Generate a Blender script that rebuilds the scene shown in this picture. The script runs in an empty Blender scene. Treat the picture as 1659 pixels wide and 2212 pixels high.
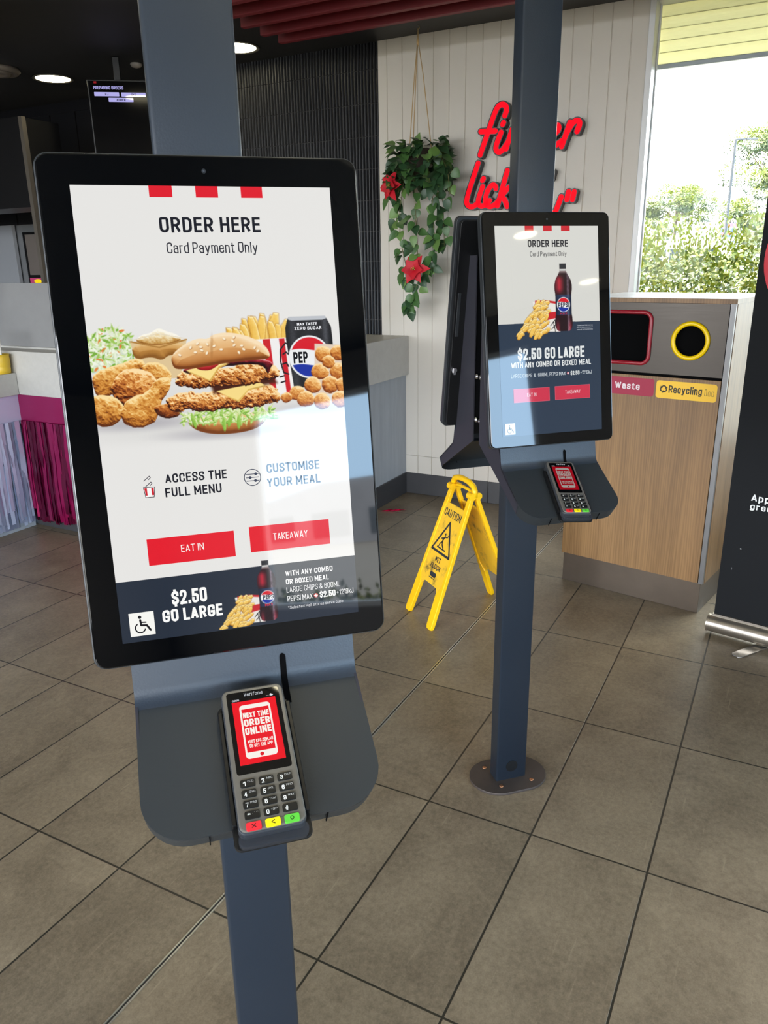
import bpy, math, random
import numpy as np
from mathutils import Matrix, Vector

random.seed(7)
scene = bpy.context.scene
COL = scene.collection

def lin(c):
    return tuple((v / 255 / 12.92) if v / 255 <= .04045 else ((v / 255 + .055) / 1.055) ** 2.4 for v in c[:3])

# ---------------------------------------------------------------- camera
PITCH, ROLL, EYE = .311009, -.0154712, 1.48
_f = Vector((0, math.cos(PITCH), -math.sin(PITCH)))
_u0 = Vector((0, math.sin(PITCH), math.cos(PITCH)))
_x0 = Vector((1, 0, 0))
_x = math.cos(ROLL) * _x0 + math.sin(ROLL) * _u0
_u = -math.sin(ROLL) * _x0 + math.cos(ROLL) * _u0
cam_data = bpy.data.cameras.new('camera')
cam_data.sensor_fit = 'HORIZONTAL'
cam_data.sensor_width = 36
cam_data.lens = 36 * 1657.06 / 1659
cam_data.clip_start, cam_data.clip_end = .02, 400
cam = bpy.data.objects.new('camera', cam_data)
COL.objects.link(cam)
cam.matrix_world = Matrix(((_x.x, _u.x, -_f.x, 0), (_x.y, _u.y, -_f.y, 0), (_x.z, _u.z, -_f.z, EYE), (0, 0, 0, 1)))
scene.camera = cam

# ---------------------------------------------------------------- room frame: s along the white wall to the right, t away into it, z up
TH = 1.08101284
DX, DY = math.sin(TH), -math.cos(TH)      # s axis
AX, AY = math.cos(TH), math.sin(TH)       # t axis
OX, OY = .157, 5.053
ROT = TH - math.pi / 2
ROOM = Matrix.Translation((OX, OY, 0)) @ Matrix.Rotation(ROT, 4, 'Z')
def RW(s, t, z=0.0):
    return Vector((OX + s * DX + t * AX, OY + s * DY + t * AY, z))

# ---------------------------------------------------------------- daylight
scene.view_settings.view_transform = 'Standard'
scene.view_settings.look = 'None'
scene.view_settings.exposure = EXPOSURE = 0.0
scene.view_settings.gamma = 1
scene.view_settings.use_curve_mapping = False
world = bpy.data.worlds.new('sky')
scene.world = world
world.use_nodes = True
wn, wl = world.node_tree.nodes, world.node_tree.links
wn.clear()
SKY_FRONT, SKY_SIDE, SKY_BLUE, SKY_GAIN = (1.0, 1.0, .97), (.90, .94, 1.0), (.47, .70, .95), 18.0
tc = wn.new('ShaderNodeTexCoord')
dot = wn.new('ShaderNodeVectorMath'); dot.operation = 'DOT_PRODUCT'
dot.inputs[1].default_value = (AX, AY, 0)
ramp = wn.new('ShaderNodeMapRange')
ramp.inputs['From Min'].default_value, ramp.inputs['From Max'].default_value = -.2, .75
mix = wn.new('ShaderNodeMix'); mix.data_type = 'RGBA'
mix.inputs['A'].default_value = (*SKY_SIDE, 1)
mix.inputs['B'].default_value = (*SKY_FRONT, 1)
bg = wn.new('ShaderNodeBackground')
bg.inputs['Strength'].default_value = SKY_GAIN
wo = wn.new('ShaderNodeOutputWorld')
wl.new(tc.outputs['Generated'], dot.inputs[0])
wl.new(dot.outputs['Value'], ramp.inputs['Value'])
wl.new(ramp.outputs['Result'], mix.inputs['Factor'])
dot2 = wn.new('ShaderNodeVectorMath'); dot2.operation = 'DOT_PRODUCT'      # the clearest blue lies off to the side
dot2.inputs[1].default_value = (DX, DY, 0)
ramp2 = wn.new('ShaderNodeMapRange')
ramp2.inputs['From Min'].default_value, ramp2.inputs['From Max'].default_value = .5, .78
mix2 = wn.new('ShaderNodeMix'); mix2.data_type = 'RGBA'
mix2.inputs['B'].default_value = (*SKY_BLUE, 1)
wl.new(tc.outputs['Generated'], dot2.inputs[0])
wl.new(dot2.outputs['Value'], ramp2.inputs['Value'])
wl.new(ramp2.outputs['Result'], mix2.inputs['Factor'])
wl.new(mix.outputs['Result'], mix2.inputs['A'])
wl.new(mix2.outputs['Result'], bg.inputs['Color'])
wl.new(bg.outputs['Background'], wo.inputs['Surface'])
sun_data = bpy.data.lights.new('sun', 'SUN')
sun_data.energy, sun_data.color, sun_data.angle = 14.0, (1, .93, .78), .01
sun = bpy.data.objects.new('sun', sun_data)
COL.objects.link(sun)
_sd = (-Vector((DX, DY, 0)) * .75 + Vector((AX, AY, 0)) * .25 + Vector((0, 0, .95))).normalized()
sun.rotation_euler = _sd.to_track_quat('Z', 'Y').to_euler()
sun.location = (-3, 3, 9)
def portal(name, s0, s1, t0, t1, z0, z1, inward):
    l = bpy.data.lights.new(name, 'AREA')
    l.shape = 'RECTANGLE'
    l.size, l.size_y = math.hypot(s1 - s0, t1 - t0), z1 - z0
    l.cycles.is_portal = True
    o = bpy.data.objects.new(name, l)
    COL.objects.link(o)
    o.location = RW((s0 + s1) / 2, (t0 + t1) / 2, (z0 + z1) / 2)
    o.rotation_euler = Vector((inward[0] * DX + inward[1] * AX, inward[0] * DY + inward[1] * AY, 0)).to_track_quat('-Z', 'Y').to_euler()
RIGHT, REAR = 6.85, -9.6
portal('window_daylight', 1.45, RIGHT - .15, .06, .06, .5, 2.72, (0, -1))
portal('side_window_daylight', RIGHT + .06, RIGHT + .06, -8.2, -4.4, .45, 2.40, (-1, 0))
portal('added_rear_daylight', -4.5, 5.3, REAR - .06, REAR - .06, .25, 2.6, (0, 1))  # unseen rear window, opened and sized to bring in more daylight
cy = scene.cycles
cy.use_denoising = True
cy.max_bounces, cy.diffuse_bounces, cy.glossy_bounces, cy.transmission_bounces, cy.transparent_max_bounces = 7, 5, 4, 4, 8
cy.sample_clamp_indirect = 6
cy.caustics_reflective = cy.caustics_refractive = False

# ---------------------------------------------------------------- materials
MATS = {}
def mat(name, rgb, rough=.5, metal=0.0, spec=.5, var=0.0, vscale=8.0, bump=0.0, bscale=60.0, emit=0.0, stretch=None, coat=0.0, alpha=None, rvar=0.0):
    if name in MATS:
        return MATS[name]
    m = bpy.data.materials.new(name)
    MATS[name] = m
    m.use_nodes = True
    n, l = m.node_tree.nodes, m.node_tree.links
    p = n['Principled BSDF']
    c = lin(rgb)
    p.inputs['Base Color'].default_value = (*c, 1)
    p.inputs['Roughness'].default_value = rough
    p.inputs['Metallic'].default_value = metal
    p.inputs['Specular IOR Level'].default_value = spec
    p.inputs['Coat Weight'].default_value = coat
    if emit:
        p.inputs['Base Color'].default_value = (*[v * .12 for v in c], 1)
        p.inputs['Emission Color'].default_value = (*c, 1)
        p.inputs['Emission Strength'].default_value = emit
    if alpha is not None:
        p.inputs['Alpha'].default_value = alpha
    if var or bump or rvar:
        t = n.new('ShaderNodeTexCoord')
        mp = n.new('ShaderNodeMapping')
        mp.inputs['Scale'].default_value = stretch or (1, 1, 1)
        l.new(t.outputs['Object'], mp.inputs['Vector'])
    if var or rvar:
        nz = n.new('ShaderNodeTexNoise')
        nz.inputs['Scale'].default_value = vscale
        nz.inputs['Detail'].default_value = 6
        nz.inputs['Roughness'].default_value = .6
        l.new(mp.outputs['Vector'], nz.inputs['Vector'])
        if var:
            r = n.new('ShaderNodeMapRange')
            r.inputs['From Min'].default_value, r.inputs['From Max'].default_value = .3, .7
            r.inputs['To Min'].default_value, r.inputs['To Max'].default_value = 1 - var, 1 + var
            l.new(nz.outputs['Fac'], r.inputs['Value'])
            mu = n.new('ShaderNodeMix'); mu.data_type = 'RGBA'; mu.blend_type = 'MULTIPLY'
            mu.inputs['Factor'].default_value = 1
            mu.inputs['A'].default_value = (*c, 1)
            l.new(r.outputs['Result'], mu.inputs['B'])
            l.new(mu.outputs['Result'], p.inputs['Base Color'])
        if rvar:
            r2 = n.new('ShaderNodeMapRange')
            r2.inputs['From Min'].default_value, r2.inputs['From Max'].default_value = .3, .7
            r2.inputs['To Min'].default_value, r2.inputs['To Max'].default_value = rough - rvar, rough + rvar
            l.new(nz.outputs['Fac'], r2.inputs['Value'])
            l.new(r2.outputs['Result'], p.inputs['Roughness'])
    if bump:
        nb = n.new('ShaderNodeTexNoise')
        nb.inputs['Scale'].default_value = bscale
        nb.inputs['Detail'].default_value = 4
        l.new(mp.outputs['Vector'], nb.inputs['Vector'])
        b = n.new('ShaderNodeBump')
        b.inputs['Strength'].default_value = bump
        b.inputs['Distance'].default_value = .004
        l.new(nb.outputs['Fac'], b.inputs['Height'])
        l.new(b.outputs['Normal'], p.inputs['Normal'])
    return m

def attr_mat(name, rough=.4, emit=0.0, spec=.5):
    """Takes its colours from the mesh's own painted colours: print, or lit pixels under glass."""
    if name in MATS:
        return MATS[name]
    m = bpy.data.materials.new(name)
    MATS[name] = m
    m.use_nodes = True
    n, l = m.node_tree.nodes, m.node_tree.links
    p = n['Principled BSDF']
    p.inputs['Roughness'].default_value = rough
    p.inputs['Specular IOR Level'].default_value = spec
    a = n.new('ShaderNodeAttribute')
    a.attribute_name = 'Col'
    if emit:
        p.inputs['Base Color'].default_value = (.004, .004, .005, 1)
        l.new(a.outputs['Color'], p.inputs['Emission Color'])
        p.inputs['Emission Strength'].default_value = emit
    else:
        l.new(a.outputs['Color'], p.inputs['Base Color'])
    return m

def glass_mat(name, tint=(1, 1, 1), ior=1.5):
    if name in MATS:
        return MATS[name]
    m = bpy.data.materials.new(name)
    MATS[name] = m
    m.use_nodes = True
    n, l = m.node_tree.nodes, m.node_tree.links
    n.remove(n['Principled BSDF'])
    tr = n.new('ShaderNodeBsdfTransparent'); tr.inputs['Color'].default_value = (*tint, 1)
    gl = n.new('ShaderNodeBsdfGlossy'); gl.inputs['Roughness'].default_value = .01
    fr = n.new('ShaderNodeFresnel'); fr.inputs['IOR'].default_value = ior
    mx = n.new('ShaderNodeMixShader')
    l.new(fr.outputs['Fac'], mx.inputs['Fac'])
    l.new(tr.outputs['BSDF'], mx.inputs[1]); l.new(gl.outputs['BSDF'], mx.inputs[2])
    l.new(mx.outputs['Shader'], n['Material Output'].inputs['Surface'])
    return m

# ---------------------------------------------------------------- mesh building
def tag(o, label=None, cat=None, group=None, kind=None):
    if label: o['label'] = label
    if cat: o['category'] = cat
    if group: o['group'] = group
    if kind: o['kind'] = kind
    return o

def empty(name, M, label=None, cat=None, group=None, kind=None):
    o = bpy.data.objects.new(name, None)
    o.empty_display_size = .1
    COL.objects.link(o)
    o.matrix_world = M
    return tag(o, label, cat, group, kind)

class MB:
    """Collects shapes in one frame; build() links them as ONE mesh object."""
    def __init__(s):
        s.v, s.f, s.m, s.c, s.smooth = [], [], [], [], []
    def add(s, verts, faces, mi=0, col=None, M=None, smooth=False):
        b = len(s.v)
        for p in verts:
            p = Vector(p)
            s.v.append(tuple(M @ p) if M is not None else tuple(p))
            s.c.append(col if col is not None else (1, 1, 1))
        for f in faces:
            s.f.append([i + b for i in f]); s.m.append(mi); s.smooth.append(smooth)
        return s
    def box(s, x0, x1, y0, y1, z0, z1, mi=0, M=None, col=None):
        v = [(x, y, z) for z in (z0, z1) for y in (y0, y1) for x in (x0, x1)]
        return s.add(v, [(0, 2, 3, 1), (4, 5, 7, 6), (0, 1, 5, 4), (2, 6, 7, 3), (0, 4, 6, 2), (1, 3, 7, 5)], mi, col, M)
    def prism(s, pts, h0, h1, mi=0, M=None, col=None, smooth=False):
        """pts: polygon in local x,y; extruded along local z from h0 to h1."""
        n = len(pts)
        if sum(pts[i][0] * pts[(i + 1) % n][1] - pts[(i + 1) % n][0] * pts[i][1] for i in range(n)) < 0:
            pts = pts[::-1]
        v = [(x, y, h0) for x, y in pts] + [(x, y, h1) for x, y in pts]
        s.add(v, [tuple(range(n))[::-1], tuple(range(n, 2 * n))], mi, col, M)
        b = len(s.v) - 2 * n
        for i in range(n):
            j = (i + 1) % n
            s.f.append([b + i, b + j, b + n + j, b + n + i]); s.m.append(mi); s.smooth.append(smooth)
        return s
    def cyl(s, p0, p1, r0, r1=None, n=16, mi=0, M=None, caps=True, col=None):
        r1 = r0 if r1 is None else r1
        p0, p1 = Vector(p0), Vector(p1)
        ax = (p1 - p0).normalized()
        a = ax.orthogonal().normalized(); b = ax.cross(a)
        v = [p + (a * math.cos(t) + b * math.sin(t)) * r for p, r in ((p0, r0), (p1, r1)) for t in [2 * math.pi * i / n for i in range(n)]]
        s.add(v, [(i, (i + 1) % n, n + (i + 1) % n, n + i) for i in range(n)], mi, col, M, True)
        if caps:
            s.add(v, [tuple(range(n))[::-1], tuple(range(n, 2 * n))], mi, col, M)
        return s
    def tube(s, pts, r, n=8, mi=0, M=None, closed=False, col=None):
        pts = [Vector(p) for p in pts]
        rr = r if isinstance(r, (list, tuple)) else [r] * len(pts)
        v, k = [], len(pts)
        a = None
        for i, p in enumerate(pts):
            d = (pts[(i + 1) % k if closed else min(i + 1, k - 1)] - pts[(i - 1) % k if closed else max(i - 1, 0)]).normalized()
            a = d.orthogonal().normalized() if a is None else (a - d * a.dot(d)).normalized()
            b = d.cross(a)
            v += [p + (a * math.cos(2 * math.pi * j / n) + b * math.sin(2 * math.pi * j / n)) * rr[i] for j in range(n)]
        f = []
        for i in range(k if closed else k - 1):
            q = (i + 1) % k
            f += [(i * n + j, i * n + (j + 1) % n, q * n + (j + 1) % n, q * n + j) for j in range(n)]
        if not closed:
            f += [tuple(range(n))[::-1], tuple(range((k - 1) * n, k * n))]
        return s.add(v, f, mi, col, M, True)
    def lathe(s, prof, n=24, mi=0, M=None, col=None):
        v = [(r * math.cos(2 * math.pi * j / n), r * math.sin(2 * math.pi * j / n), z) for r, z in prof for j in range(n)]
        f = [(i * n + j, i * n + (j + 1) % n, (i + 1) * n + (j + 1) % n, (i + 1) * n + j) for i in range(len(prof) - 1) for j in range(n)]
        f += [tuple(range(n))[::-1], tuple(range((len(prof) - 1) * n, len(prof) * n))]
        return s.add(v, f, mi, col, M, True)
    def build(s, name, mats, parent=None, M=None, bevel=0.0, segs=2, label=None, cat=None, group=None, kind=None, colours=False, autosmooth=True):
        me = bpy.data.meshes.new(name)
        me.from_pydata(s.v, [], s.f)
        for m in (mats if isinstance(mats, (list, tuple)) else [mats]):
            me.materials.append(m)
        me.polygons.foreach_set('material_index', s.m)
        me.polygons.foreach_set('use_smooth', s.smooth)
        if colours:
            a = me.color_attributes.new('Col', 'FLOAT_COLOR', 'POINT')
            arr = np.ones((len(s.v), 4), np.float32)
            arr[:, :3] = np.array(s.c, np.float32)
            a.data.foreach_set('color', arr.ravel())
        me.update()
        o = bpy.data.objects.new(name, me)
        COL.objects.link(o)
        if parent is not None:
            o.parent = parent
        elif M is not None:
            o.matrix_world = M
        if bevel:
            b = o.modifiers.new('edge', 'BEVEL')
            b.width, b.segments, b.limit_method, b.angle_limit = bevel, segs, 'ANGLE', .6
            b.harden_normals = False
        return tag(o, label, cat, group, kind)

def rrect(x0, x1, y0, y1, r, n=5):
    out = []
    for cx, cy_, a0 in ((x1 - r, y0 + r, -90), (x1 - r, y1 - r, 0), (x0 + r, y1 - r, 90), (x0 + r, y0 + r, 180)):
        out += [(cx + r * math.cos(math.radians(a0 + 90 * k / n)), cy_ + r * math.sin(math.radians(a0 + 90 * k / n))) for k in range(n + 1)]
    return out

# condensed grotesque lettering drawn as strokes: corner points in a unit box, corners rounded unless marked 0
GLYPHS = {
 'A': (.50, [[(0, 0), (.5, 1, 0), (1, 0)], [(.2, .27), (.8, .27)]]), 'B': (.46, [[(0, .53), (1, .53), (1, 0), (0, 0, 0), (0, 1, 0), (.94, 1), (.94, .53), (.4, .53)]]),
 'C': (.46, [[(1, .73), (1, 1), (0, 1), (0, 0), (1, 0), (1, .27)]]), 'D': (.47, [[(0, 0), (0, 1, 0), (1, 1), (1, 0), (0, 0)]]), 'E': (.39, [[(1, 1), (0, 1, 0), (0, 0, 0), (1, 0)], [(0, .52), (.9, .52)]]),
 'F': (.38, [[(1, 1), (0, 1, 0), (0, 0)], [(0, .50), (.9, .50)]]), 'G': (.48, [[(1, .78), (1, 1), (0, 1), (0, 0), (1, 0), (1, .43, 0), (.60, .43)]]), 'H': (.48, [[(0, 0), (0, 1)], [(1, 0), (1, 1)], [(0, .52), (1, .52)]]),
 'I': (0, [[(0, 0), (0, 1)]]), 'J': (.38, [[(1, 1), (1, 0), (0, 0), (0, .28)]]), 'K': (.46, [[(0, 0), (0, 1)], [(1, 1), (.06, .42)], [(.30, .58), (1, 0)]]), 'L': (.37, [[(0, 1), (0, 0, 0), (1, 0)]]),
 'M': (.62, [[(0, 0), (0, 1, 0), (.5, .25, 0), (1, 1, 0), (1, 0)]]), 'N': (.49, [[(0, 0), (0, 1, 0), (1, 0, 0), (1, 1)]]), 'O': (.47, [[(.5, 1), (0, 1), (0, 0), (1, 0), (1, 1), (.5, 1)]]), 'P': (.45, [[(0, 0), (0, 1, 0), (1, 1), (1, .45), (0, .45)]]),
 'Q': (.47, [[(.5, 1), (0, 1), (0, 0), (1, 0), (1, 1), (.5, 1)], [(.6, .22), (1.05, -.08)]]), 'R': (.46, [[(0, 0), (0, 1, 0), (1, 1), (1, .47), (0, .47)], [(.52, .47), (1, 0)]]),
 'S': (.45, [[(1, .79), (1, 1), (0, 1), (0, .55), (1, .46), (1, 0), (0, 0), (0, .21)]]), 'T': (.46, [[(0, 1), (1, 1)], [(.5, 1), (.5, 0)]]), 'U': (.47, [[(0, 1), (0, 0), (1, 0), (1, 1)]]), 'V': (.50, [[(0, 1), (.5, 0, 0), (1, 1)]]),
 'W': (.74, [[(0, 1), (.25, 0, 0), (.5, .92, 0), (.75, 0, 0), (1, 1)]]), 'X': (.48, [[(0, 0), (1, 1)], [(0, 1), (1, 0)]]), 'Y': (.50, [[(0, 1), (.5, .44, 0), (1, 1)], [(.5, .44), (.5, 0)]]), 'Z': (.44, [[(0, 1), (1, 1, 0), (0, 0, 0), (1, 0)]]),
 '0': (.44, [[(.5, 1), (0, 1), (0, 0), (1, 0), (1, 1), (.5, 1)]]), '1': (.22, [[(0, .80), (1, 1, 0), (1, 0)]]), '2': (.43, [[(0, .70), (0, 1), (1, 1), (1, .60), (0, 0, 0), (1, 0)]]), '3': (.43, [[(0, .74), (0, 1), (1, 1), (1, .53), (.4, .53)], [(.4, .53), (1, .53), (1, 0), (0, 0), (0, .26)]]),
 '4': (.46, [[(.74, 0), (.74, 1, 0), (0, .27, 0), (1, .27)]]), '5': (.43, [[(.94, 1), (.08, 1, 0), (.04, .56, 0), (1, .60), (1, 0), (0, 0), (0, .26)]]), '6': (.44, [[(1, .74), (1, 1), (0, 1), (0, 0), (1, 0), (1, .58), (0, .58)]]),
 '7': (.42, [[(0, 1), (1, 1, 0), (.35, 0)]]), '8': (.44, [[(.5, 1), (.04, 1), (.04, .53), (.96, .53), (.96, 1), (.5, 1)], [(.5, .53), (0, .53), (0, 0), (1, 0), (1, .53), (.5, .53)]]), '9': (.44, [[(0, .26), (0, 0), (1, 0), (1, 1), (0, 1), (0, .42), (1, .42)]]),
 '$': (.45, [[(1, .76), (1, .95), (0, .95), (0, .55), (1, .46), (1, .05), (0, .05), (0, .24)], [(.5, 1.10), (.5, .95)], [(.5, .05), (.5, -.10)]]), '&': (.52, [[(1, .42), (.7, 0), (0, 0), (0, .46), (.7, .62), (.7, 1), (.15, 1), (.15, .7), (1, 0)]]), '.': (0, [[(0, 0), (0, .06)]]), ',': (0, [[(0, .04), (-.06, -.12)]]),
 "'": (0, [[(0, .98), (0, .74)]]), '"': (.18, [[(0, .98), (0, .74)], [(1, .98), (1, .74)]]), '+': (.36, [[(0, .44), (1, .44)], [(.5, .64), (.5, .24)]]), '-': (.26, [[(0, .46), (1, .46)]]), '*': (.30, [[(.5, 1), (.5, .62)], [(0, .92), (1, .70)], [(1, .92), (0, .70)]]), '#': (.46, [[(.25, 0), (.4, 1)], [(.62, 0), (.77, 1)], [(0, .66), (1, .66)], [(0, .34), (1, .34)]]), ' ': (.16, []),
 'a': (.38, [[(.05, .52), (.05, .71), (1, .71), (1, 0)], [(1, .41), (0, .41), (0, 0), (1, 0)]]), 'c': (.36, [[(1, .50), (1, .71), (0, .71), (0, 0), (1, 0), (1, .21)]]), 'd': (.39, [[(1, 1), (1, 0, 0), (0, 0), (0, .71), (1, .71)]]), 'e': (.38, [[(0, .37), (1, .37, 0), (1, .71), (0, .71), (0, 0), (1, 0), (1, .17)]]),
 'f': (.28, [[(.35, 0), (.35, 1), (1, 1)], [(0, .71), (.95, .71)]]), 'g': (.39, [[(1, .71, 0), (0, .71), (0, .02), (1, .02)], [(1, .71), (1, -.26), (0, -.26), (0, -.14)]]), 'i': (0, [[(0, 0), (0, .62)], [(0, .97), (0, 1)]]), 'k': (.38, [[(0, 0), (0, 1)], [(1, .71), (.06, .30)], [(.3, .42), (1, 0)]]), 'l': (0, [[(0, 0), (0, 1)]]),
 'm': (.62, [[(0, 0), (0, .71)], [(0, .45), (0, .71), (.5, .71), (.5, 0)], [(.5, .45), (.5, .71), (1, .71), (1, 0)]]), 'n': (.38, [[(0, 0), (0, .71)], [(0, .40), (0, .71), (1, .71), (1, 0)]]), 'o': (.39, [[(.5, .71), (0, .71), (0, 0), (1, 0), (1, .71), (.5, .71)]]), 'p': (.39, [[(0, -.26), (0, .71, 0), (1, .71), (1, 0), (0, 0)]]),
 'r': (.24, [[(0, 0), (0, .71)], [(0, .40), (0, .71), (1, .71)]]), 's': (.36, [[(1, .54), (1, .71), (0, .71), (0, .38), (1, .34), (1, 0), (0, 0), (0, .17)]]), 't': (.28, [[(.4, .92), (.4, 0), (1, 0)], [(0, .71), (1, .71)]]), 'u': (.38, [[(0, .71), (0, 0), (1, 0)], [(1, .71), (1, 0)]]), 'v': (.42, [[(0, .71), (.5, 0, 0), (1, .71)]]),
 'b': (.39, [[(0, 1), (0, 0, 0), (1, 0), (1, .71), (0, .71)]]), 'h': (.38, [[(0, 0), (0, 1)], [(0, .40), (0, .71), (1, .71), (1, 0)]]), 'x': (.38, [[(0, 0), (1, .71)], [(0, .71), (1, 0)]]), 'z': (.36, [[(0, .71), (1, .71, 0), (0, 0, 0), (1, 0)]]),
 'y': (.42, [[(0, .71), (.5, .02)], [(1, .71), (.38, -.26, 0), (.10, -.26)]]), 'w': (.62, [[(0, .71), (.25, 0, 0), (.5, .66, 0), (.75, 0, 0), (1, .71)]]),
}
def _rounded(pts, r, n=5):
    out = [pts[0][:2]]
    for a, b, c in zip(pts, pts[1:], pts[2:]):
        if len(b) > 2:
            out.append(b[:2]); continue
        la, lc = math.hypot(a[0] - b[0], a[1] - b[1]), math.hypot(c[0] - b[0], c[1] - b[1])
        k = min(r, la * .5, lc * .5)
        p = (b[0] + (a[0] - b[0]) / la * k, b[1] + (a[1] - b[1]) / la * k); q = (b[0] + (c[0] - b[0]) / lc * k, b[1] + (c[1] - b[1]) / lc * k)
        out += [((1 - t) ** 2 * p[0] + 2 * t * (1 - t) * (b[0] * .86 + (p[0] + q[0]) * .07) + t * t * q[0], (1 - t) ** 2 * p[1] + 2 * t * (1 - t) * (b[1] * .86 + (p[1] + q[1]) * .07) + t * t * q[1]) for t in [i / n for i in range(n + 1)]]
    return out + [pts[-1][:2]]

class Print(MB):
    """Flat printed or lit graphics on a surface: x right, y up, z out of the surface, each layer a hair above the last."""
    def __init__(s, lift=.0002):
        super().__init__()
        s.z, s.lift = 0.0, lift
    def layer(s):
        s.z += s.lift
        return s
    def poly(s, pts, rgb):
        n = len(pts)
        if sum(pts[i][0] * pts[(i + 1) % n][1] - pts[(i + 1) % n][0] * pts[i][1] for i in range(n)) < 0:
            pts = pts[::-1]
        s.add([(x, y, s.z) for x, y in pts], [tuple(range(n))], 0, lin(rgb))
        return s
    def rect(s, x0, x1, y0, y1, rgb, r=0.0):
        return s.poly(rrect(min(x0, x1), max(x0, x1), min(y0, y1), max(y0, y1), r) if r else [(x0, y0), (x1, y0), (x1, y1), (x0, y1)], rgb)
    def disc(s, cx, cy_, r, rgb, ry=None, n=28):
        return s.poly([(cx + r * math.cos(2 * math.pi * i / n), cy_ + (ry or r) * math.sin(2 * math.pi * i / n)) for i in range(n)], rgb)
    def ring(s, cx, cy_, r, w, rgb, a0=0.0, a1=360.0, n=28):
        for i in range(n):
            p, q = math.radians(a0 + (a1 - a0) * i / n), math.radians(a0 + (a1 - a0) * (i + 1) / n)
            s.poly([(cx + rr * math.cos(a), cy_ + rr * math.sin(a)) for rr, a in ((r - w / 2, p), (r + w / 2, p), (r + w / 2, q), (r - w / 2, q))], rgb)
        return s
    def stroke(s, pts, w, rgb, closed=False):
        for (ax, ay), (bx, by) in zip(pts, pts[1:] + (pts[:1] if closed else [])):
            L = math.hypot(bx - ax, by - ay) or 1e-9
            nx, ny = -(by - ay) / L * w / 2, (bx - ax) / L * w / 2
            s.poly([(ax + nx, ay + ny), (ax - nx, ay - ny), (bx - nx, by - ny), (bx + nx, by + ny)], rgb)
        for x, y in pts:
            s.disc(x, y, w / 2, rgb, n=8)
        return s
    def text(s, txt, x0, x1, y0, y1, rgb, bold=0.0, shear=0.0):
        """Sets the line so that its ink fills x0..x1 and y0 (bottom)..y1 (top)."""
        low = -.26 if any(c in 'gpyQ,' for c in txt) else 0
        low = -.12 if low and not any(c in 'gpy' for c in txt) else low
        w = .112 + bold * 3.1
        gap = .115 + w * .25
        nat, xs = 0, []
        for c in txt:
            xs.append(nat); nat += GLYPHS[c][0] + w + (gap if c != ' ' else 0)
        nat -= gap
        H = (y1 - y0) / (1 - low)
        kx = (x1 - x0) / nat
        base = y0 - low * H
        wx = min(w * H, w * kx * 1.25) if kx < H else w * H
        for c, x in zip(txt, xs):
            gw, strokes = GLYPHS[c]
            X = lambda u: x0 + (x + w / 2 + u * gw) * kx
            Y = lambda v: base + (w / 2 + v * (1 - w)) * H if v >= 0 else base + w / 2 * H + v * H * (1 - w * .5 / .26 if v < -.2 else 1)
            parts = []
            for st in strokes:
                cur = [st[0]]
                for a, b, d in zip(st, st[1:], st[2:]):
                    cur.append(b)
                    ux, uy, vx, vy = (b[0] - a[0]) * gw, b[1] - a[1], (d[0] - b[0]) * gw, d[1] - b[1]
                    if len(b) > 2 and ux * vx + uy * vy < -.3 * math.hypot(ux, uy) * math.hypot(vx, vy):
                        parts.append(cur); cur = [b]
                parts.append(cur + [st[-1]])
            for st in parts:
                pts = [(X(p[0]) + (p[0] * 0), Y(p[1])) + tuple(p[2:]) for p in st]
                pts = _rounded(pts, max(gw * kx * .5, .02 * H))
                n = len(pts)
                hw = [(wx * .5, w * H * .46)] * n
                L, R = [], []
                for i in range(n):
                    def nrm(a, b):
                        d = math.hypot(b[0] - a[0], b[1] - a[1]) or 1e-9
                        return -(b[1] - a[1]) / d, (b[0] - a[0]) / d
                    n0 = nrm(pts[i - 1], pts[i]) if i else nrm(pts[0], pts[1])
                    n1 = nrm(pts[i], pts[i + 1]) if i < n - 1 else n0
                    mx, my = n0[0] + n1[0], n0[1] + n1[1]
                    q = mx * mx + my * my
                    k = min(2 / q if q > 1e-6 else 2, 1.15)
                    mx, my = mx * k, my * k
                    ex = ey = 0
                    if i in (0, n - 1):
                        t = pts[1] if i == 0 else pts[-2]
                        d = math.hypot(pts[i][0] - t[0], pts[i][1] - t[1]) or 1e-9
                        ex, ey = (pts[i][0] - t[0]) / d, (pts[i][1] - t[1]) / d
                        e = wx * .5 if abs(ex) > abs(ey) else w * H * .5
                        ex, ey = ex * e, ey * e
                        if c in 'AVWXYKMNZRvwy' and abs(ex) > 1e-6 and abs(ey) > 1e-6 or (st[0][:2] == st[-1][:2]):
                            ex, ey = ex * .3, ey * .3
                    L.append((pts[i][0] + ex + mx * hw[i][0], pts[i][1] + ey + my * hw[i][1], s.z)); R.append((pts[i][0] + ex - mx * hw[i][0], pts[i][1] + ey - my * hw[i][1], s.z))
                if shear:
                    L = [(a + (b - base) * shear, b, z) for a, b, z in L]; R = [(a + (b - base) * shear, b, z) for a, b, z in R]
                s.add(R + L, [(i, i + 1, n + i + 1, n + i) for i in range(n - 1)], 0, lin(rgb))
        return s
    def picture(s, p, fx):
        """A painted picture laid in as a fine grid; fx maps (u, v) to x, y."""
        ny, nx = p.img.shape[:2]
        b = len(s.v)
        c = np.clip(p.img, 0, 1)
        c = np.where(c <= .04045, c / 12.92, ((c + .055) / 1.055) ** 2.4).reshape(-1, 3)
        U, V = p.U.ravel(), p.V.ravel()
        for u, v in zip(U, V):
            x, y = fx(u, v)
            s.v.append((x, y, s.z))
        s.c.extend(map(tuple, c))
        for j in range(ny - 1):
            r = b + j * nx
            s.f.extend([r + i + nx, r + i + nx + 1, r + i + 1, r + i] for i in range(nx - 1))
        k = (ny - 1) * (nx - 1)
        s.m.extend([0] * k); s.smooth.extend([False] * k)
        return s

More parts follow.
